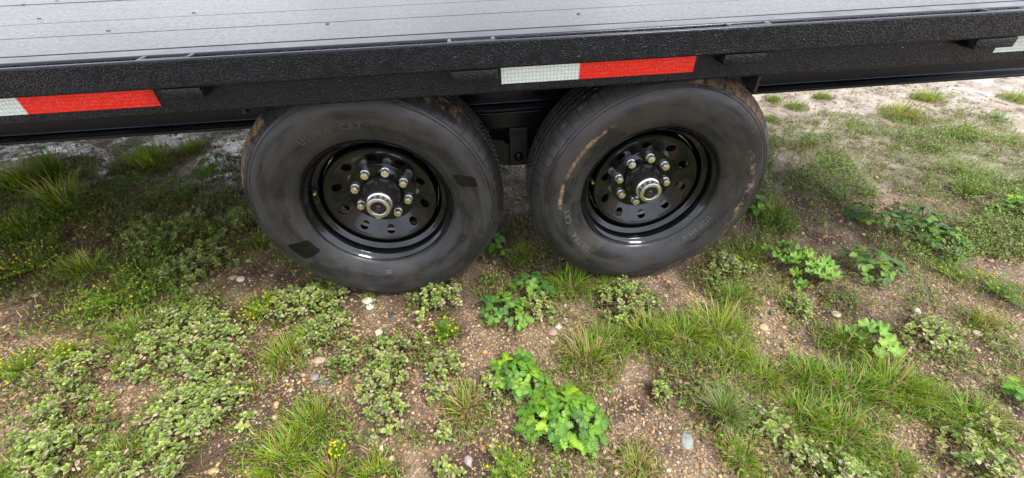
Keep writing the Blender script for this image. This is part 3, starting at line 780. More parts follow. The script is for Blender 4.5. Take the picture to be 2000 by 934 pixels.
# suspension between the wheels
box('suspension_mount', -.36, .42, .249, .352, .497, .5545, M['paint'], trailer, .004)
box('suspension_mount', -.36, .42, 1.832, 1.935, .497, .5545, M['paint'], trailer, .004)
hanger = box('spring_hanger', .0, .064, .248, .262, .352, .496, M['weld'], trailer, .003)
box('mounting_lip', -.004, .068, .240, .268, .474, .481, M['paint'], hanger, .002)
box('spring_hanger', .0, .064, .338, .352, .352, .496, M['weld'], trailer, .003)
bm = bmesh.new(); bmesh.ops.create_uvsphere(bm, u_segments=20, v_segments=10, radius=.017)
for v in bm.verts: v.co.y *= .55
me = bpy.data.meshes.new('pivot_bolt'); bm.to_mesh(me); bm.free(); me.polygons.foreach_set('use_smooth', [True] * len(me.polygons))
o = link('pivot_bolt', me, hanger, M['paint']); o.location = (.032, .246, .388)
def yplate(name, y0, y1, poly, mt):
    n = len(poly); v = [(x, y0, z) for x, z in poly] + [(x, y1, z) for x, z in poly]
    f = [tuple(range(n)), tuple(range(n, 2 * n))[::-1]] + [(i, (i + 1) % n, n + (i + 1) % n, n + i) for i in range(n)]
    me = pymesh(name, v, f); bm = bmesh.new(); bm.from_mesh(me); bmesh.ops.recalc_face_normals(bm, faces=bm.faces); bm.to_mesh(me); bm.free()
    return link(name, me, trailer, mt)
yplate('equalizer', .275, .325, [(-.14, .405), (-.10, .452), (-.02, .440), (.02, .40), (.10, .40), (.17, .44), (.20, .40), (.12, .352), (.0, .338), (-.10, .36)], M['weld'])
yplate('gap_backing_plate', .372, .380, [(-.30, .33), (-.34, .5545), (.40, .5545), (.36, .30)], M['weld'])  # added dark plate that blacks out the bright ground behind the hanger
for cx, cz in ((-.429, .3845), (.429, .3595)):
    # axle tube and spring pack
    bm = bmesh.new(); bmesh.ops.create_cone(bm, cap_ends=True, segments=24, radius1=.0445, radius2=.0445, depth=1.75, matrix=Matrix.Translation((cx, 1.08, cz - .0)) @ Matrix.Rotation(R(90), 4, 'X'))
    me = bpy.data.meshes.new('axle'); bm.to_mesh(me); bm.free(); me.polygons.foreach_set('use_smooth', [True] * len(me.polygons)); me.set_sharp_from_angle(angle=R(40))
    link('axle', me, trailer, M['weld'])
    for q in range(4):
        L_ = .33 - q * .065
        pts = [(cx + u * L_, cz + .058 + q * .0085 - .05 * 0 + .055 * (u * L_ / .33) ** 2) for u in np.linspace(-1, 1, 9)]
        yplate('leaf_spring', .27, .33, pts + [(x, z + .0075) for x, z in pts[::-1]], M['weld'])

# reflective tape on the channel
def tape(x0, x1, kind_, parent, skip=None):
    zlo, zhi = .7735, .8243
    me = pymesh('tape', [(x0, yc - .0009, zlo), (x1, yc - .0009, zlo), (x1, yc - .0009, zhi), (x0, yc - .0009, zhi), (x0, yc - .0002, zlo), (x1, yc - .0002, zlo), (x1, yc - .0002, zhi), (x0, yc - .0002, zhi)],
                [(0, 1, 2, 3), (4, 7, 6, 5), (0, 4, 5, 1), (1, 5, 6, 2), (2, 6, 7, 3), (3, 7, 4, 0)])
    return link(kind_ + '_tape', me, parent, M[kind_ + '_tape'])
for (xw0, xw1, xr0, xr1) in TAPES:
    tp = empty('reflective_tape', (0, 0, 0), trailer)
    if xw1 > xw0: tape(xw0, xw1, 'white', tp)
    if xr1 > xr0: tape(xr0, xr1, 'red', tp)

# ------------------------------------------------------------------ wheels
def lathe(name, prof, na, smooth=35, close=False, angs=None):
    """prof list of (r, dep): dep runs along +Y (into the trailer)"""
    A = np.linspace(0, 2 * np.pi, na, endpoint=False) if angs is None else np.asarray(angs)
    na = len(A); P = np.asarray(prof, float); n = len(P)
    v = np.zeros((na, n, 3)); v[..., 0] = P[None, :, 0] * np.cos(A)[:, None]; v[..., 2] = P[None, :, 0] * np.sin(A)[:, None]; v[..., 1] = P[None, :, 1]
    i, j = np.meshgrid(np.arange(na), np.arange(n - 1), indexing='ij'); k = (i + 1) % na
    f = np.stack([i * n + j, i * n + j + 1, k * n + j + 1, k * n + j], -1).reshape(-1, 4)
    me = npmesh(name, v.reshape(-1, 3), f, None, True)
    if smooth < 170: me.set_sharp_from_angle(angle=R(smooth))
    return me

SIDE = [(.2215, .010), (.2235, .002), (.2255, -.003), (.230, -.009), (.238, -.0155), (.250, -.0225), (.262, -.0278), (.275, -.0318), (.288, -.0345), (.305, -.036), (.318, -.0352), (.330, -.0328), (.340, -.0290),
        (.3462, -.0258), (.3468, -.0238), (.3482, -.0236), (.3488, -.0246), (.3545, -.0212), (.3552, -.0190), (.3566, -.0186), (.3572, -.0196), (.3605, -.0170), (.3665, -.0112), (.3720, -.0045), (.3768, .0030), (.3808, .0105), (.3842, .0185), (.3862, .0260), (.3872, .0330)]
def side_dep(r):
    S = [(a, b) for a, b in SIDE if a < .345]
    return float(np.interp(r, [a for a, _ in S], [b for _, b in S]))
TREAD = [(.3874, .0362), (.3795, .0378), (.3795, .0432), (.3878, .0448), (.3884, .0640), (.3800, .0655), (.3800, .0715), (.3887, .0730), (.3888, .0825)]
half = SIDE + TREAD
FULL = half + [(r, .165 - d) for r, d in half[-2::-1]]

def make_tyre(spin):
    NP = 66; g = .0021
    A = []; G = []
    for p in range(NP):
        c = 2 * np.pi * p / NP
        A += [c - g - .0007, c - g, c + g, c + g + .0007]; G += [0, 1, 1, 0]
        for q in range(1, 6):
            A.append(c + g + (2 * np.pi / NP - 2 * g) * q / 6); G.append(0)
    A = np.array(A); G = np.array(G, float); P = np.array(FULL); n = len(P); na = len(A)
    r = np.repeat(P[None, :, 0], na, 0); d = np.repeat(P[None, :, 1], na, 0)
    sh = (P[:, 0] > .3595) & ((P[:, 1] < .0365) | (P[:, 1] > .1285))
    r = r - G[:, None] * sh[None] * .0024
    tread = (P[:, 1] > .030) & (P[:, 1] < .135) & (P[:, 0] > .37)
    zig = np.abs(((A * NP * 3 / (2 * np.pi)) % 1) - .5) * 2 - .5
    d = d + zig[:, None] * tread[None] * .0034
    # sipes across the ribs
    r = r - (np.arange(na)[:, None] % 3 == 0) * (tread & (P[:, 0] > .385))[None] * .0016
    aa = A + spin
    x = r * np.cos(aa)[:, None]; z = r * np.sin(aa)[:, None]
    # weight on the tyre: flat at the ground, bulge above it
    low = np.clip((-z - .30) / .08, 0, 1)
    y = d + np.where(d < .0825, -1, 1) * low * .010 * (np.abs(d - .0825) > .05)
    z = np.maximum(z, -.3735)
    v = np.stack([x, y, z], -1)
    i, j = np.meshgrid(np.arange(na), np.arange(n - 1), indexing='ij'); k = (i + 1) % na
    f = np.stack([i * n + j, i * n + j + 1, k * n + j + 1, k * n + j], -1).reshape(-1, 4)
    me = npmesh('tyre', v.reshape(-1, 3), f, None, True); me.set_sharp_from_angle(angle=R(38))
    return me

def letters(txt, size, r0, a0, lift=.0010, space=1.05, bold=.0):
    """raised lettering on the sidewall, tops outward, read clockwise from angle a0 (degrees)"""
    cu = bpy.data.curves.new('lettering', 'FONT'); cu.body = txt; cu.size = size; cu.extrude = .0005; cu.space_character = space
    cu.offset = bold; cu.resolution_u = 3
    ob = bpy.data.objects.new('lettering', cu); COL.objects.link(ob)
    dg = bpy.context.evaluated_depsgraph_get(); ev = ob.evaluated_get(dg); src = ev.to_mesh()
    n = len(src.vertices); co = np.zeros(n * 3); src.vertices.foreach_get('co', co); co = co.reshape(-1, 3)
    faces = [tuple(p.vertices) for p in src.polygons]
    ev.to_mesh_clear(); bpy.data.objects.remove(ob); bpy.data.curves.remove(cu)
    v = []
    for x, y, z in co:
        a = R(a0) - x / (r0 + size * .35); r = r0 + y
        v.append((r * math.cos(a), side_dep(r) - lift - z, r * math.sin(a)))
    return pymesh('sidewall_lettering', v, faces)

def disc_with_holes(ph, f_dep, r1, r2, rc, rh, nh=10, nb=40, rings=4):
    """ring of sheet steel from r1 to r2 with nh round holes centred on rc"""
    v = []; f = []; nrm = []
    def add(r, a):
        v.append((r * math.cos(a), f_dep(r), r * math.sin(a))); return len(v) - 1
    half_ = math.pi / nh
    for h in range(nh):
        c = R(ph) + 2 * half_ * h
        loops = []
        for q in range(nb):
            t = 2 * math.pi * (q + .5) / nb
            # local frame: u = tangential (length), w = radial
            hu, hw = math.cos(t), math.sin(t)
            umax = half_ * rc
            s = 1e9
            if abs(hu) > 1e-9: s = min(s, umax / abs(hu))
            if hw > 1e-9: s = min(s, (r2 - rc) / hw)
            if hw < -1e-9: s = min(s, (rc - r1) / -hw)
            row = []
            for k in range(rings + 1):
                w_ = (k / rings) ** 1.3
                d = rh + (s - rh) * w_
                row.append(add(rc + hw * d, c + hu * d / rc))
            # turned-in lip of the hole
            a = c + hu * rh / rc; r = rc + hw * rh
            v.append((r * math.cos(a), f_dep(r) + .006, r * math.sin(a))); row.insert(0, len(v) - 1)
            loops.append(row)
        for q in range(nb):
            A_, B_ = loops[q], loops[(q + 1) % nb]
            for k in range(rings + 1):
                f.append((A_[k], A_[k + 1], B_[k + 1], B_[k]))
        # corner triangles so the polar rectangle is filled
        for su in (-1, 1):
            for rr in (r1, r2):
                ca = c + su * half_
                corner = add(rr, ca)
                best = sorted(range(nb), key=lambda q: (v[loops[q][-1]][0] - v[corner][0]) ** 2 + (v[loops[q][-1]][2] - v[corner][2]) ** 2)[:2]
                f.append((corner, loops[best[0]][-1], loops[best[1]][-1]))
    return v, f

RIM_PROF = [(.2185, .016), (.2210, .008), (.2226, .002), (.2226, -.0004), (.2212, -.0018), (.2192, -.0006), (.2165, .0045), (.2120, .0105), (.2085, .0135), (.2062, .0170), (.2050, .0230), (.2036, .0360), (.2026, .0405), (.1985, .0440), (.1930, .0465), (.1885, .0505), (.1865, .0570), (.1850, .0720), (.1800, .0790), (.1790, .1050), (.1850, .1250), (.2030, .1450), (.2060, .1560), (.2226, .1650)]
DISC_OUT = [(.1770, .0800), (.1762, .0660), (.1750, .0560), (.1735, .0500), (.1705, .0466), (.1675, .0468), (.1645, .0474), (.1615, .0490)]
def disc_dep(r):
    return float(np.interp(r, [.108, .112, .1355, .158, .1615], [.0752, .0732, .0612, .0500, .0490]))
NAVE = [(.1080, .0752), (.1066, .0759), (.1048, .0763), (.1010, .0766), (.0700, .0766), (.0640, .0766), (.0622, .0776), (.0618, .0820), (.0618, .0920)]
HUB = [(.0600, .0900), (.0600, .0690), (.0585, .0660), (.0520, .0640), (.0480, .0560), (.0455, .0420), (.0430, .0240), (.0415, .0215), (.0385, .0210), (.030, .0210)]
CAP = [(.0392, .0220), (.0398, .0200), (.0398, .0165), (.0388, .0150), (.0372, .0140), (.0350, .0125), (.0345, .0040), (.0345, -.0040), (.0352, -.0065), (.0350, -.0085), (.0330, -.0095), (.0250, -.0095), (.0238, -.0088), (.0232, -.0060), (.0225, -.0040)]
PLUG = [(.0226, -.0030), (.0222, -.0052), (.0200, -.0060), (.0120, -.0062), (.0100, -.0050), (.0085, -.0046), (.0070, -.0060), (.0045, -.0085), (.0001, -.0095)]

def hexnut():
    v = []; f = []; n = 6; rr = .0118
    secs = [(rr * 1.12, .0), (rr * 1.12, -.003), (rr, -.004), (rr, -.0165), (rr * .86, -.0195), (.0066, -.0197)]
    N = 24
    for r, d in secs:
        for q in range(N):
            a = 2 * math.pi * q / N
            k = 1.0 if r > rr * 1.05 or r < rr * .9 else math.cos(math.pi / 6) / math.cos((a % (math.pi / 3)) - math.pi / 6) * 1.08
            v.append((r * k * math.cos(a), d, r * k * math.sin(a)))
    for s in range(len(secs) - 1):
        for q in range(N): f.append((s * N + q, s * N + (q + 1) % N, (s + 1) * N + (q + 1) % N, (s + 1) * N + q))
    return pymesh('lug_nut', v, f, 25)
def stud():
    return lathe('stud', [(.0054, 0), (.0054, -.0075), (.0048, -.0092), (.0038, -.0096), (.0034, -.0088), (.0001, -.0088)], 16, 30)
NUT, STUD = hexnut(), stud()
NUT.materials.append(M['zinc']); STUD.materials.append(M['brass'])

def make_wheel(loc, camber, toe, lug0, hole0, spin, tmat, valve_a, texts, patches, marks=()):
    W = empty('wheel', loc, trailer); W.rotation_euler = (camber, 0, toe)
    ty = link('tyre', make_tyre(spin), W, tmat)
    link('rim', lathe('rim', RIM_PROF, 160, 30), W, M['rim'])
    # disc: outer shoulder, pierced ring and nave in one mesh
    v, f = disc_with_holes(hole0, disc_dep, .108, .1615, .1355, .0145)
    def addl(prof, na=160):
        base = len(v)
        for k in range(na):
            a = 2 * math.pi * k / na
            for r, d in prof: v.append((r * math.cos(a), d, r * math.sin(a)))
        n = len(prof)
        for k in range(na):
            for j in range(n - 1):
                f.append((base + k * n + j, base + k * n + j + 1, base + ((k + 1) % na) * n + j + 1, base + ((k + 1) % na) * n + j))
    addl(DISC_OUT); addl(NAVE)
    me = pymesh('wheel_disc', v, f)
    bm = bmesh.new(); bm.from_mesh(me); bmesh.ops.remove_doubles(bm, verts=bm.verts, dist=.00012); bmesh.ops.recalc_face_normals(bm, faces=bm.faces); bm.to_mesh(me); bm.free()
    me.polygons.foreach_set('use_smooth', [True] * len(me.polygons)); me.set_sharp_from_angle(angle=R(40))
    link('wheel_disc', me, W, M['rim'])
    link('brake_drum', lathe('brake_drum', [(.174, .20), (.174, .130), (.168, .122), (.05, .116)], 64, 35), W, M['dark'])
    hb = link('hub', lathe('hub', HUB, 72, 35), W, M['hub'])
    for k in range(8):
        a = R(lug0) + math.pi * 2 * (k + .5) / 8
        bm = bmesh.new(); bmesh.ops.create_cube(bm, size=1)
        for p in bm.verts: p.co = Vector((p.co.x * .016, p.co.y * .030, p.co.z * .014))
        bmesh.ops.bevel(bm, geom=bm.edges[:], offset=.002, segments=2, affect='EDGES')
        me = bpy.data.meshes.new('hub_lug'); bm.to_mesh(me); bm.free()
        o = link('hub_lug', me, W, M['hub']); o.location = (.0535 * math.cos(a), .062, .0535 * math.sin(a)); o.rotation_euler = (0, -a, 0)
    link('hub_cap', lathe('hub_cap', CAP, 64, 30), W, M['cap'])
    link('cap_plug', lathe('cap_plug', PLUG, 48, 40), W, M['plug'])
    for k in range(8):
        a = R(lug0) + math.pi / 4 * k; p = (.0826 * math.cos(a), .0764, .0826 * math.sin(a))
        o = bpy.data.objects.new('lug_nut', NUT); COL.objects.link(o); o.parent = W; o.location = p; o.rotation_euler = (0, k * .7, 0); o.scale = (1.04, .95, 1.04)
        o = bpy.data.objects.new('wheel_stud', STUD); COL.objects.link(o); o.parent = W; o.location = (p[0], p[1] - .0150, p[2]); o.scale = (1.25, .9, 1.25)
    a = R(valve_a)
    vs_ = link('valve_stem', lathe('valve_stem', [(.0058, .030), (.0055, .016), (.0042, .012), (.0040, -.002), (.0001, -.002)], 14, 35), W, M['plug']); vs_.location = (.189 * math.cos(a), .030, .189 * math.sin(a))
    vc = link('valve_cap', lathe('valve_cap', [(.0044, .004), (.0046, -.006), (.0036, -.0085), (.0001, -.0088)], 14, 35), W, M['brass']); vc.location = (.189 * math.cos(a), .026, .189 * math.sin(a))
    for tx, size, r0, a0, sp_, bo in texts:
        link('sidewall_lettering', letters(tx, size, r0, a0, .0011, sp_, bo), W, M['letter_dim' if marks else 'letter'])
    for nm_, mt_, lift_, pa in [('label_residue', M['patch'], .0007, q) for q in patches] + [('moulded_mark', M['letter'], .0012, q) for q in marks]:
        # patch outline given as (r, angle) corners, laid on the sidewall
        (ra, aa), (rb, ab), (rc_, ac), (rd, ad) = pa; n = 14 if lift_ < .001 else 3; v = []; f = []
        for i in range(n + 1):
            for j in range(n + 1):
                s, t = i / n, j / n
                # rounded corners by pulling the sides in
                r = (ra * (1 - s) + rb * s) * (1 - t) + (rd * (1 - s) + rc_ * s) * t; an = (aa * (1 - s) + ab * s) * (1 - t) + (ad * (1 - s) + ac * s) * t
                v.append((r * math.cos(R(an)), side_dep(r) - lift_, r * math.sin(R(an))))
        for i in range(n):
            for j in range(n):
                if n > 3 and (i in (0, n - 1)) and (j in (0, n - 1)): continue
                f.append((i * (n + 1) + j, i * (n + 1) + j + 1, (i + 1) * (n + 1) + j + 1, (i + 1) * (n + 1) + j))
        link(nm_, pymesh(nm_, v, f, 180), W, mt_)
    return W

tmL = tyre_mat('wet_rubber_muddy_shoulder', [(R(146), R(30), .378, .022, .66), (R(58), R(26), .382, .018, .50), (R(-152), R(40), .366, .026, .46), (R(-60), R(30), .335, .03, .34)], 3.0)
tmR = tyre_mat('wet_rubber_mud_smeared', [(R(152), R(46), .3, .014, .58), (R(60), R(38), .372, .040, .60), (R(2), R(46), .312, .030, .48), (R(-48), R(38), .34, .024, .50), (R(140), R(34), .384, .014, .42)], 8.0)
make_wheel((-.429, 0, .3845), .0174, -.0096, 26.0, -17.5, .02, tmL, 165.0,
           [('ULTRA', .027, .272, 121.5, 1.25, .0006), ('CRT', .027, .272, 96.5, 1.25, .0006), ('ST235/80R16', .0125, .2445, -118, 1.2, .0002)],
           [[(.262, 25.5), (.318, 19.0), (.316, 12.5), (.262, 16.0)], [(.312, -163), (.252, -160), (.250, -147), (.306, -149)]],
           [[(r_m, a_m), (r_m + .005, a_m), (r_m + .005, a_m - 1.3), (r_m, a_m - 1.3)] for r_m in (.247, .2545) for a_m in (-92.0, -93.7, -95.4)])
make_wheel((.429, 0, .3595), .0131, -.006, 36.5, -11.9, .5, tmR, 169.0,
           [('ULTRA', .027, .268, 226, 1.25, .0006), ('CRT', .027, .268, 196.5, 1.25, .0006), ('ST235/80R16', .0165, .240, -26, 1.3, .0003)], [])

# ------------------------------------------------------------------ plants
def leaf_pts(L, W, cols=2, rows=4, curl=.15, fold=.25, tip=.75):
    """a simple pointed/rounded leaf lying along +Y, folded on its midrib"""
    v = []; f = []
    for i in range(rows + 1):
        t = i / rows
        w = W * .5 * (math.sin(math.pi * min(1, t ** tip)) ** .8 if 0 < t < 1 else 0.04)
        z = -curl * L * t * t + .0
        for j in (-1, 0, 1):
            v.append((j * w, t * L, z + abs(j) * fold * w))
    for i in range(rows):
        for j in range(2):
            a = i * 3 + j; f.append((a, a + 1, a + 4, a + 3))
    return np.array(v), np.array(f)

def rotm(yaw, pitch, roll=0):
    cy, sy, cp, sp, cr, sr = math.cos(yaw), math.sin(yaw), math.cos(pitch), math.sin(pitch), math.cos(roll), math.sin(roll)
    Rz = np.array([[cy, -sy, 0], [sy, cy, 0], [0, 0, 1]]); Rx = np.array([[1, 0, 0], [0, cp, -sp], [0, sp, cp]]); Ry = np.array([[cr, 0, sr], [0, 1, 0], [-sr, 0, cr]])
    return Rz @ Rx @ Ry

def tube(p0, p1, r0, r1, n=4, bend=0.0):
    p0, p1 = np.asarray(p0, float), np.asarray(p1, float); d = p1 - p0
    u = np.cross(d, (0.3, .2, .9)); u /= np.linalg.norm(u) + 1e-9; w = np.cross(d, u); w /= np.linalg.norm(w) + 1e-9
    v = []; f = []
    for k, t in enumerate((0, .5, 1)):
        c = p0 + d * t + np.array((0, 0, bend * math.sin(math.pi * t))); r = r0 + (r1 - r0) * t
        for q in range(n):
            a = 2 * math.pi * q / n; v.append(c + u * r * math.cos(a) + w * r * math.sin(a))
    for k in range(2):
        for q in range(n): f.append((k * n + q, k * n + (q + 1) % n, (k + 1) * n + (q + 1) % n, (k + 1) * n + q))
    return np.array(v), np.array(f)

C_FLESH = [(.275, .365, .115), (.315, .385, .155), (.225, .32, .09), (.36, .40, .19)]
C_PINK = [(.52, .46, .33), (.46, .39, .28), (.56, .52, .39)]

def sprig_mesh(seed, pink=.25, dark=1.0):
    """a little branch tip: stem with spoon-shaped fleshy leaves, rosette at the end; about 5 cm tall"""
    r = random.Random(seed); A = Acc()
    v, f = tube((0, 0, -.01), (r.uniform(-.006, .006), r.uniform(-.006, .006), .040), .0014, .0009)
    A.add(v, f, np.array((.19, .13, .06)))
    for lev, (h, n, L, up) in enumerate(((.010, 3, .019, .15), (.021, 4, .020, .35), (.031, 4, .017, .6), (.038, 4, .013, .9), (.042, 3, .008, 1.2))):
        a0 = r.uniform(0, 6.28)
        for k in range(n):
            if lev < 2 and r.random() < .15: continue
            l = L * r.uniform(.75, 1.2)
            v, f = leaf_pts(l, l * r.uniform(.50, .66), curl=r.uniform(.0, .3), fold=r.uniform(.1, .4), tip=1.35)
            Q = rotm(a0 + 6.283 * k / n + r.uniform(-.35, .35), up + r.uniform(-.3, .3), r.uniform(-.35, .35))
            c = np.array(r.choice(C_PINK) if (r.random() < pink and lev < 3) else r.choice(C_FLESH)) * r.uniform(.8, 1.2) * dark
            if lev >= 3: c = c * np.array((1.05, 1.12, .85))
            A.add(v @ Q.T + np.array((0, 0, h + r.uniform(-.003, .003))), f, c)
    return A.mesh('sprig')
SPRIGS = [sprig_mesh(k, .34 if k % 2 else .16) for k in range(6)]
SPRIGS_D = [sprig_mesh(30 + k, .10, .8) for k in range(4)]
for me in SPRIGS + SPRIGS_D: me.materials.append(M['sprig'])

def branch_mesh(seed, rad):
    """creeping reddish-brown branches that carry the sprigs"""
    r = random.Random(seed); A = Acc()
    for k in range(int(9 + rad * 60)):
        a = r.uniform(0, 6.283); d = rad * r.uniform(.4, 1.0)
        v, f = tube((0, 0, 0), (math.cos(a) * d, math.sin(a) * d, r.uniform(.004, .03)), .0022, .0010, 4, r.uniform(.0, .02))
        A.add(v, f, np.array(r.choice([(.15, .085, .05), (.22, .15, .07), (.13, .12, .05)])))
    return A.mesh('branches')

def place(name, x, y, rz=0.0):
    o = empty(name, (x, y, float(gz(x, y)))); o.rotation_euler = (0, 0, rz); return o

def child(name, me, parent, loc, rot=(0, 0, 0), sc=1.0):
    o = bpy.data.objects.new(name, me); COL.objects.link(o); o.parent = parent
    o.location = loc; o.rotation_euler = rot; o.scale = (sc, sc, sc) if isinstance(sc, (int, float)) else sc
    return o

def fleshy(x, y, rad, label, seed, dark=False, elong=(1.0, 1.0), rot=0.0):
    r = random.Random(seed); P = place('fleshy_weed', x, y)
    link('branches', branch_mesh(seed, rad), P, M['twig'])
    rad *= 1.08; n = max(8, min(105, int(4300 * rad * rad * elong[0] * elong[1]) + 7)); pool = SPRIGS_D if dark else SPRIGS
    cr, sr = math.cos(rot), math.sin(rot); ph = [r.uniform(0, 6.28) for _ in range(3)]
    for k in range(n):
        a = k * 2.39996 + r.uniform(-.4, .4); q = math.sqrt((k + .5) / n)
        q *= 1 + .22 * math.sin(2 * a + ph[0]) + .16 * math.sin(3 * a + ph[1]) + .12 * math.sin(5 * a + ph[2]) + r.uniform(-.09, .09)
        lx, ly = q * rad * math.cos(a) * elong[0], q * rad * math.sin(a) * elong[1]
        lx, ly = lx * cr - ly * sr, lx * sr + ly * cr
        wz = float(gz(x + lx, y + ly)) - float(gz(x, y))
        lift = (1 - min(1, q) ** 2) * min(.035, rad * .4) * r.uniform(.5, 1.2)
        tilt = q * .55
        child('sprig', r.choice(pool), P, (lx, ly, wz + lift), (math.sin(a) * -tilt + r.uniform(-.3, .3), math.cos(a) * tilt + r.uniform(-.3, .3), r.uniform(0, 6.28)), r.uniform(.58, .95) * (1.0 if rad > .05 else .9))
    return tag(P, label, 'weed', 'sprawling fleshy-leaved weeds')

C_BROAD = [(.145, .285, .048), (.115, .235, .048), (.185, .335, .052), (.09, .185, .045)]
def scalloped(L, seed, col):
    """one toothed leaflet along +Y, folded on its midrib and pleated along the veins"""
    r = random.Random(seed); n = 9; v = []; c = []; f = []
    col = np.array(col); bend = r.uniform(.05, .3); fold = r.uniform(.12, .4)
    for i in range(n + 1):
        t = i / n
        w = .37 * L * max(.03, math.sin(math.pi * min(1, t ** .8)) ** .62) * (1 + .15 * t)
        tooth = (1.20 if i % 2 else .80) if 0 < i < n else 1.0
        z = -bend * L * t * t
        for sg in (-1, 0, 1):
            pz = z + (abs(sg) * fold * w + (.03 * L if i % 2 else -.02 * L) if sg else -.0)
            v.append((sg * w * tooth, t * L + (abs(sg) * L * (.09 if i % 2 else -.02)), pz)); c.append(col * (1.35 if sg == 0 else r.uniform(.75, 1.08)))
    for i in range(n):
        for k in range(2):
            a = i * 3 + k; f += [(a, a + 1, a + 4), (a, a + 4, a + 3)]
    return np.array(v), np.array(f), np.array(c)

def broad_leaf(seed, bright=1.0):
    """three toothed leaflets on a stalk; the joint is the origin, stalk goes back and down"""
    r = random.Random(seed); V = []; F = []; Cc = []; n = 0
    col = np.array(r.choice(C_BROAD)) * bright
    for yaw, L in ((0, .038), (1.35, .029), (-1.35, .029)):
        v, f, c = scalloped(L * r.uniform(.9, 1.15), r.random(), col * r.uniform(.9, 1.1))
        Q = rotm(yaw + r.uniform(-.2, .2), r.uniform(-.12, .28), r.uniform(-.25, .25))
        V.append(v @ Q.T); F.append(f + n); Cc.append(c); n += len(v)
    v, f = tube((0, 0, 0), (0, -.012, -.05), .0011, .0015, 3)
    f = np.concatenate([f[:, [0, 1, 2]], f[:, [0, 2, 3]]])
    V.append(v); F.append(f + n); Cc.append(np.tile(np.array((.10, .17, .05)), (len(v), 1)))
    me = npmesh('leaf', np.concatenate(V), np.concatenate(F), np.concatenate(Cc), True); me.materials.append(M['leaf'])
    return me
BROADS = [broad_leaf(k) for k in range(7)]
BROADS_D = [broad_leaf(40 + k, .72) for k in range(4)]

def round_leaf(seed):
    """mallow-like round lobed leaf"""
    r = random.Random(seed); n = 28; L = .040; col = np.array((.19, .33, .075)) * r.uniform(.9, 1.15)
    v = [(0, 0, -.004)]; c = [col * 1.15]
    for k in range(n):
        t = 2 * math.pi * k / n
        rr = L * (.5 + .05 * math.cos(5 * t) + .02 * math.cos(15 * t)) * (1 - .6 * math.exp(-((t - math.pi) / .25) ** 2))
        v.append((rr * math.sin(t), rr * math.cos(t), .006 * math.cos(5 * t) + .004)); c.append(col * r.uniform(.9, 1.1))
    f = [(0, 1 + (k + 1) % n, 1 + k) for k in range(n)]
    tv, tf = tube((0, 0, -.004), (0, -.01, -.05), .001, .0014, 3); tf = np.concatenate([tf[:, [0, 1, 2]], tf[:, [0, 2, 3]]])
    V = np.concatenate([np.array(v), tv]); F = np.concatenate([np.array(f), tf + len(v)]); Cc = np.concatenate([np.array(c), np.tile((.12, .17, .06), (len(tv), 1))])
    me = npmesh('leaf', V, F, Cc, True); me.materials.append(M['leaf']); return me
ROUNDS = [round_leaf(k) for k in range(4)]

def broad(x, y, rad, label, seed, n=None, dark=False, rounds=False, elong=(1, 1), rot=0.0, size=1.0, tall=1.0):
    r = random.Random(seed); P = place('broadleaf_weed', x, y)
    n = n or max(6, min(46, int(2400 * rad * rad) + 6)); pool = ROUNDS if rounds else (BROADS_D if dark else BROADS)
    cr, sr = math.cos(rot), math.sin(rot); ph = r.uniform(0, 6.28)
    for k in range(n):
        a = k * 2.39996 + r.uniform(-.35, .35); q = math.sqrt((k + .4) / n) * (1 + .18 * math.sin(2 * a + ph) + .12 * math.sin(3 * a - ph))
        lx, ly = q * rad * math.cos(a) * elong[0], q * rad * math.sin(a) * elong[1]
        lx, ly = lx * cr - ly * sr, lx * sr + ly * cr
        h = (.028 + .05 * (1 - q * .8) * r.uniform(.6, 1.1)) * tall
        wz = float(gz(x + lx, y + ly)) - float(gz(x, y))
        ang = math.atan2(ly, lx) - math.pi / 2 + r.uniform(-.7, .7)
        child('leaf', r.choice(pool), P, (lx, ly, wz + h), (r.uniform(-.45, .12) - q * .12, r.uniform(-.25, .25), ang), size * r.uniform(.72, 1.12))
    A = Acc()
    for k in range(max(4, n // 4)):
        a = r.uniform(0, 6.283); d = rad * r.uniform(.2, .8)
        v, f = tube((0, 0, -.005), (math.cos(a) * d, math.sin(a) * d, .03), .0022, .0014, 4, .01); A.add(v, f, np.array((.11, .14, .05)))
    link('stems', A.mesh('stems'), P, M['twig'])
    return tag(P, label, 'weed', 'green broad-leaved weeds')

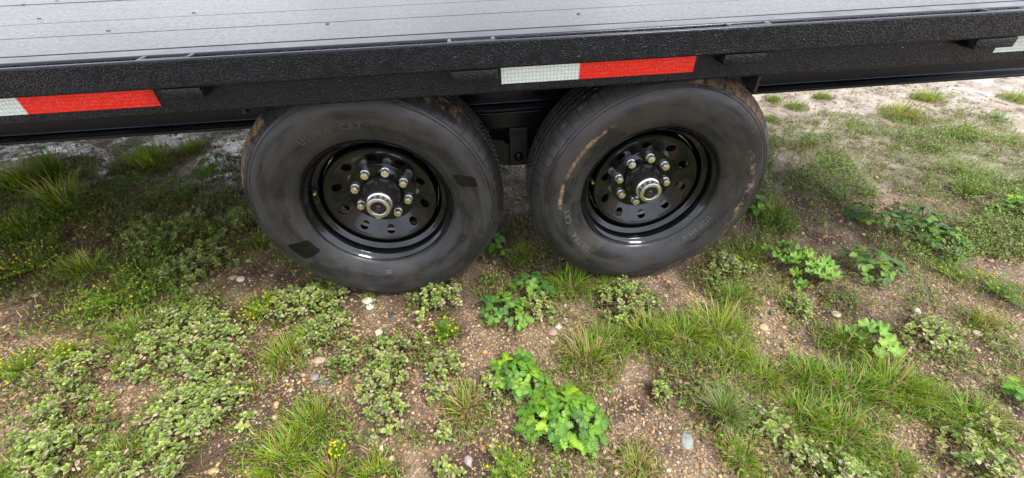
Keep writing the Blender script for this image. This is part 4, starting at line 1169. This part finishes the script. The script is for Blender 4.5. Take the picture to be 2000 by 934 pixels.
C_GRASS = [(.150, .305, .025), (.185, .345, .030), (.115, .245, .028), (.25, .345, .045)]
C_STRAW = [(.42, .34, .15), (.36, .25, .11), (.50, .43, .24)]
def grass_mesh(seed, n, L, spread, straw=.18, width=.0032, fine=False, greys=False, up=.9):
    r = random.Random(seed); V = []; F = []; Cc = []; m_ = 0
    for k in range(n):
        a = r.uniform(0, 6.283); d = spread * math.sqrt(r.random()); bx, by = d * math.cos(a), d * math.sin(a)
        out = a + r.uniform(-.9, .9); l = L * r.uniform(.45, 1.15); lean = r.uniform(.15, 1.0) * (2 - up); w = width * r.uniform(.6, 1.2)
        c = np.array(r.choice(C_STRAW) if r.random() < straw else r.choice(C_GRASS)) * r.uniform(.75, 1.25)
        if greys: c = c * np.array((1.0, .95, 1.7)) + np.array((.03, .03, .02))
        pts = []; px, pz, th = 0.0, 0.0, math.pi / 2 - lean * .35
        for s in range(5):
            pts.append((px, pz)); px += l / 4 * math.cos(th); pz += l / 4 * math.sin(th); th -= lean * .42 * r.uniform(.6, 1.4)
        nx, ny = -math.sin(out), math.cos(out)
        tipc = np.array(r.choice(C_STRAW)) if r.random() < .35 else c
        for s, (px, pz) in enumerate(pts):
            ww = w * (1, .95, .8, .5, .08)[s]
            cc = c * (1 - s / 4 * .3) + tipc * (s / 4 * .3)
            for sg in (-.5, .5):
                V.append((bx + px * math.cos(out) + nx * ww * sg, by + px * math.sin(out) + ny * ww * sg, max(-.004, pz) + .0)); Cc.append(cc)
        for s in range(4):
            F.append((m_ + 2 * s, m_ + 2 * s + 1, m_ + 2 * s + 3, m_ + 2 * s + 2))
        m_ += 10
    me = npmesh('grass_tuft', V, F, np.array(Cc), True); me.materials.append(M['grass']); return me
GRASS = [grass_mesh(k, 200, .105, .070, .18, .0030) for k in range(6)]
GRASS_DRY = [grass_mesh(20 + k, 150, .10, .05, .6, .0026) for k in range(3)]
GRASS_FINE = [grass_mesh(30 + k, 300, .085, .03, .25, .0015, True, True, 1.0) for k in range(2)]
GRASS_BROAD = [grass_mesh(40 + k, 170, .15, .05, .25, .0034) for k in range(3)]

def tuft(x, y, rad, label, seed, kind_='g'):
    r = random.Random(seed)
    me = r.choice({'g': GRASS, 'd': GRASS_DRY, 'f': GRASS_FINE, 'b': GRASS_BROAD}[kind_])
    base = {'g': .105, 'd': .09, 'f': .075, 'b': .14}[kind_]
    o = bpy.data.objects.new('grass_tuft', me); COL.objects.link(o); o.location = (x, y, float(gz(x, y)) - .002)
    s = rad / base; o.scale = (s * r.uniform(.9, 1.15), s * r.uniform(.9, 1.1), s * r.uniform(.75, 1.0)); o.rotation_euler = (0, 0, r.uniform(0, 6.28))
    return tag(o, label, 'grass tuft', 'tufts of grass in the gravel')

def feathery_mesh(seed, rad, hgt, tone):
    """many thin forked stems clothed in hair-fine leaflets"""
    r = random.Random(seed); V = []; F = []; Cc = []; n = 0; tips = []
    for k in range(int(26 + rad * 260)):
        a = r.uniform(0, 6.283); q = math.sqrt(r.random()); ex, ey = math.cos(a) * q * rad, math.sin(a) * q * rad; ez = hgt * (1 - .5 * q) * r.uniform(.55, 1.1)
        bx, by = ex * .25, ey * .25
        for s in range(8):
            t = (s + 1) / 8; px, py, pz = bx + (ex - bx) * t, by + (ey - by) * t, ez * t ** .8
            for e in range(3):
                yaw = r.uniform(0, 6.283); l = .013 * r.uniform(.5, 1.3) * (1.2 - .5 * t); up_ = r.uniform(.0, .9)
                dx, dy, dz = math.cos(yaw) * math.cos(up_) * l, math.sin(yaw) * math.cos(up_) * l, math.sin(up_) * l
                w = .0013; nx, ny = -math.sin(yaw) * w, math.cos(yaw) * w
                V += [(px - nx, py - ny, pz), (px + nx, py + ny, pz), (px + dx, py + dy, pz + dz)]
                c = np.array((.20, .31, .055)) * r.uniform(.7, 1.3) * tone; Cc += [c, c, c * 1.1]; F.append((n, n + 1, n + 2)); n += 3
        w = .0009
        V += [(bx - w, by, 0), (bx + w, by, 0), (ex, ey, ez)]; Cc += [np.array((.15, .17, .06))] * 3; F.append((n, n + 1, n + 2)); n += 3
        tips.append((ex, ey, ez))
    return npmesh('foliage', V, F, np.array(Cc), False), tips

def feathery(x, y, rad, label, seed, flowers=.5, hgt=.075, tone=1.0):
    r = random.Random(seed); P = place('feathery_weed', x, y)
    me, tips = feathery_mesh(seed, rad, hgt, tone); link('foliage', me, P, M['grass'])
    if flowers > 0:
        A = Acc(); tri = ICO_F
        for (tx, ty, tz) in tips:
            if r.random() > flowers: continue
            s = r.uniform(.0026, .0046); c = np.array(r.choice([(.55, .40, .03), (.62, .46, .05), (.50, .30, .03), (.45, .42, .05)]))
            A.add(ICO_V * np.array((s, s, s * .8)) + np.array((tx, ty, tz + .002)), tri, c)
        if A.n:
            o = link('flower_heads', A.mesh('flower_heads'), P, M['twig']); o['kind'] = 'stuff'
    return tag(P, label, 'weed', 'feathery weeds with yellow button flowers' if flowers > 0 else 'feathery green weeds')

def mat_mesh(seed, rad, n, cols, L=.008):
    r = random.Random(seed); A = Acc()
    ph = [r.uniform(0, 6.28) for _ in range(2)]
    for k in range(n):
        a = r.uniform(0, 6.283); q = math.sqrt(r.random()) * (1 + .25 * math.sin(2 * a + ph[0]) + .2 * math.sin(3 * a + ph[1])); l = L * r.uniform(.6, 1.4)
        v, f = leaf_pts(l, l * .5, rows=2, curl=.1, fold=.3, tip=1.0)
        Q = rotm(r.uniform(0, 6.28), r.uniform(-.1, 1.0), r.uniform(-.5, .5))
        A.add(v @ Q.T + np.array((math.cos(a) * q * rad, math.sin(a) * q * rad, r.uniform(.002, .035) * (1.1 - min(1, q)) + .002)), f, np.array(r.choice(cols)) * r.uniform(.7, 1.3))
    return A.mesh('creeping_weed')
C_MAT = [(.12, .19, .04), (.15, .23, .045), (.10, .16, .04), (.19, .18, .06), (.18, .115, .055)]
def creeping(x, y, rad, label, seed, tone=1.0):
    me = mat_mesh(seed, rad, int(160 + 26000 * rad * rad), [tuple(k * tone for k in c) for c in C_MAT])
    o = link('creeping_weed', me, None, M['sprig']); o.location = (x, y, float(gz(x, y)))
    return tag(o, label, 'weed', 'low creeping weeds hugging the soil')

for i, p in enumerate(PLANTS):
    k, x, y, rad, label = p[:5]; kw = p[5] if len(p) > 5 else {}
    {'A': fleshy, 'B': broad, 'C': tuft, 'D': feathery, 'E': creeping}[k](x, y, rad, label, 1000 + i * 7, **kw)

# ------------------------------------------------------------------ small uncountable growth and litter
def cover(name, cx, cy, seed, hmax, L, cols, nl, tone):
    """one mass of small-leaved growth: nl leaves round every spot"""
    r = np.random.default_rng(seed); n = len(cx); N = n * nl
    lv, lf = leaf_pts(1.0, .5, rows=2, curl=.1, fold=.3, tip=1.0)
    hh = np.repeat(r.uniform(.3, 1.0, n) * hmax, nl)
    x = np.repeat(cx, nl) + r.normal(0, .011, N); y = np.repeat(cy, nl) + r.normal(0, .011, N); z = gz(x, y) + hh * r.random(N) + .002
    yaw = r.uniform(0, 6.283, N); pit = r.uniform(-.1, 1.1, N); l = L * r.uniform(.6, 1.4, N)
    lx = lv[None, :, 0] * l[:, None]; ly0 = lv[None, :, 1] * l[:, None]; lz0 = lv[None, :, 2] * l[:, None]
    cp, sp = np.cos(pit)[:, None], np.sin(pit)[:, None]; ly = ly0 * cp - lz0 * sp; lz = ly0 * sp + lz0 * cp
    c, s = np.cos(yaw)[:, None], np.sin(yaw)[:, None]
    V = np.stack([lx * c - ly * s + x[:, None], lx * s + ly * c + y[:, None], lz + z[:, None]], -1).reshape(-1, 3)
    F = (lf[None] + (np.arange(N) * len(lv))[:, None, None]).reshape(-1, 4)
    base = np.array(cols)[np.repeat(r.integers(0, len(cols), n), nl)] * r.uniform(.7, 1.3, (N, 1)) * tone
    return npmesh(name, V, F, np.repeat(base, len(lv), 0), True)

def region_pts(n, seed, x, y, gate, sc):
    r = np.random.default_rng(seed); px = r.uniform(*x, n); py = r.uniform(*y, n)
    d = vnoise(px * sc, py * sc, seed) * .6 + vnoise(px * sc * 2.7, py * sc * 2.7, seed + 3) * .4
    k = d > gate
    for wx in (-.429, .429): k &= ~((np.abs(px - wx) < .23) & (py > -.05) & (py < .22))
    return px[k], py[k]
GC = [region_pts(8000, 201, (.70, 3.2), (-.15, 1.35), .44, 3.0), region_pts(4200, 202, (-2.4, -.62), (-.12, 1.15), .45, 3.0),
      region_pts(4600, 203, (-1.7, 1.7), (-1.0, -.1), .535, 4.0), region_pts(500, 204, (-.2, .2), (-.1, .6), .45, 4.0)]
gcx = np.concatenate([a for a, _ in GC]); gcy = np.concatenate([b_ for _, b_ in GC])
C_COVER = [(.14, .22, .04), (.18, .26, .05), (.11, .17, .035), (.22, .24, .07), (.17, .15, .05), (.20, .13, .06)]
o = link('undergrowth', cover('undergrowth', gcx, gcy, 205, .035, .0105, C_COVER, 7, 1.0), None, M['sprig'])
T1 = region_pts(5200, 211, (.78, 2.9), (-.05, 1.05), .55, 3.6); T2 = region_pts(3600, 212, (-2.3, -.68), (-.05, .95), .55, 3.6)
C_TALL = [(.12, .23, .035), (.15, .27, .045), (.09, .17, .03), (.19, .26, .055), (.15, .12, .045)]
o2 = link('weeds', cover('weeds', np.concatenate([T1[0], T2[0]]), np.concatenate([T1[1], T2[1]]), 213, .075, .0125, C_TALL, 11, .95), None, M['sprig'])
tag(o2, 'taller mass of dark green leafy growth on both sides of the wheels', 'undergrowth', kind='stuff')
tag(o, 'tangled low undergrowth of tiny-leaved weeds between the larger plants', 'undergrowth', kind='stuff')
def scatter_pts(n, seed, gate, sc=4.0, x=(-2.6, 3.4), y=(-1.0, 1.9), near=1.0):
    r = np.random.default_rng(seed)
    px = r.uniform(x[0], x[1], n); py = y[0] + (y[1] - y[0]) * r.random(n) ** near
    den = vnoise(px * sc, py * sc, seed) * .65 + vnoise(px * sc * 3, py * sc * 3, seed + 1) * .35
    k = den > gate
    for wx in (-.429, .429):
        k &= ~((np.abs(px - wx) < .2) & (py > -.035) & (py < .21))
    return px[k], py[k], r

px, py, r_ = scatter_pts(9000, 51, .53, 2.6)
ex, ey = [], []          # thin growth thickens round the tufts and weeds
for p in PLANTS:
    k = int((100 if p[0] == 'C' else 26) * (p[3] / .07) ** 2)
    a = r_.uniform(0, 6.283, k); q = np.sqrt(r_.random(k)) * p[3] * 1.2
    ex.append(p[1] + np.cos(a) * q); ey.append(p[2] + np.sin(a) * q)
ex = np.concatenate(ex); ey = np.concatenate(ey)
ok = np.ones(len(ex), bool)
for wx in (-.429, .429): ok &= ~((np.abs(ex - wx) < .2) & (ey > -.035) & (ey < .21))
px = np.concatenate([px, ex[ok]]); py = np.concatenate([py, ey[ok]])
V = []; F = []; Cc = []; n = 0; rr = random.Random(77)
zz = gz(px, py)
for x, y, z in zip(px, py, zz):      # short blades of seedling grass
    for e in range(3):
        out = rr.uniform(0, 6.283); l = rr.uniform(.012, .045); w = rr.uniform(.0008, .0017); c = np.array(rr.choice(C_STRAW) if rr.random() < .35 else rr.choice(C_GRASS)) * rr.uniform(.6, 1.15)
        ox, oy = x + rr.uniform(-.012, .012), y + rr.uniform(-.012, .012); k = rr.uniform(.3, 1.0)
        dx, dy = math.cos(out) * l * k, math.sin(out) * l * k; nx, ny = -math.sin(out) * w, math.cos(out) * w
        V += [(ox - nx, oy - ny, z), (ox + nx, oy + ny, z), (ox + dx * .45 + nx * .7, oy + dy * .45 + ny * .7, z + l * .5), (ox + dx * .45 - nx * .7, oy + dy * .45 - ny * .7, z + l * .5), (ox + dx, oy + dy, z + l * .62), (ox + dx, oy + dy, z + l * .62)]
        Cc += [c] * 6; F += [(n, n + 1, n + 2, n + 3)]; F += [(n + 3, n + 2, n + 4, n + 5)]; n += 6
o = link('grass', npmesh('grass', V, F, np.array(Cc), True), None, M['grass'])
tag(o, 'short seedling grass sprouting thinly through the gravel', 'grass', kind='stuff')

px, py, r_ = scatter_pts(12500, 63, .48, 3.2)
sel = np.arange(len(ex))[ok][::2]; px = np.concatenate([px, ex[sel] + .01]); py = np.concatenate([py, ey[sel] - .008])
A = Acc()
for x, y, z in zip(px, py, gz(px, py)):
    l = rr.uniform(.004, .011)
    v, f = leaf_pts(l, l * .55, rows=2, curl=.1, fold=.3, tip=1.0); Q = rotm(rr.uniform(0, 6.28), rr.uniform(-.1, .9), rr.uniform(-.5, .5))
    c = np.array(rr.choice(C_MAT + C_FLESH)) * rr.uniform(.6, 1.2)
    A.add(v @ Q.T + np.array((x, y, z + rr.uniform(.001, .012))), f, c)
o = link('weeds', A.mesh('weeds'), None, M['sprig'])
tag(o, 'tiny weed seedlings sprinkled over the bare soil', 'weeds', kind='stuff')

px, py, r_ = scatter_pts(5200, 81, .47, 3.6)
px = np.concatenate([px, ex[ok][1::5]]); py = np.concatenate([py, ey[ok][1::5]])
A = Acc()
for x, y, z in zip(px, py, gz(px, py)):
    a = rr.uniform(0, 6.283); l = rr.uniform(.012, .06)
    v, f = tube((x, y, z + .002), (x + math.cos(a) * l, y + math.sin(a) * l, z + rr.uniform(0, .008)), .0008, .0005, 3, rr.uniform(0, .006))
    A.add(v, f, np.array(rr.choice([(.12, .07, .04), (.07, .042, .028), (.25, .18, .09), (.18, .08, .05), (.05, .035, .025)])))
o = link('dry_stalks', A.mesh('dry_stalks'), None, M['twig'])
tag(o, 'dead brown stalks and rootlets littering the soil', 'litter', kind='stuff')
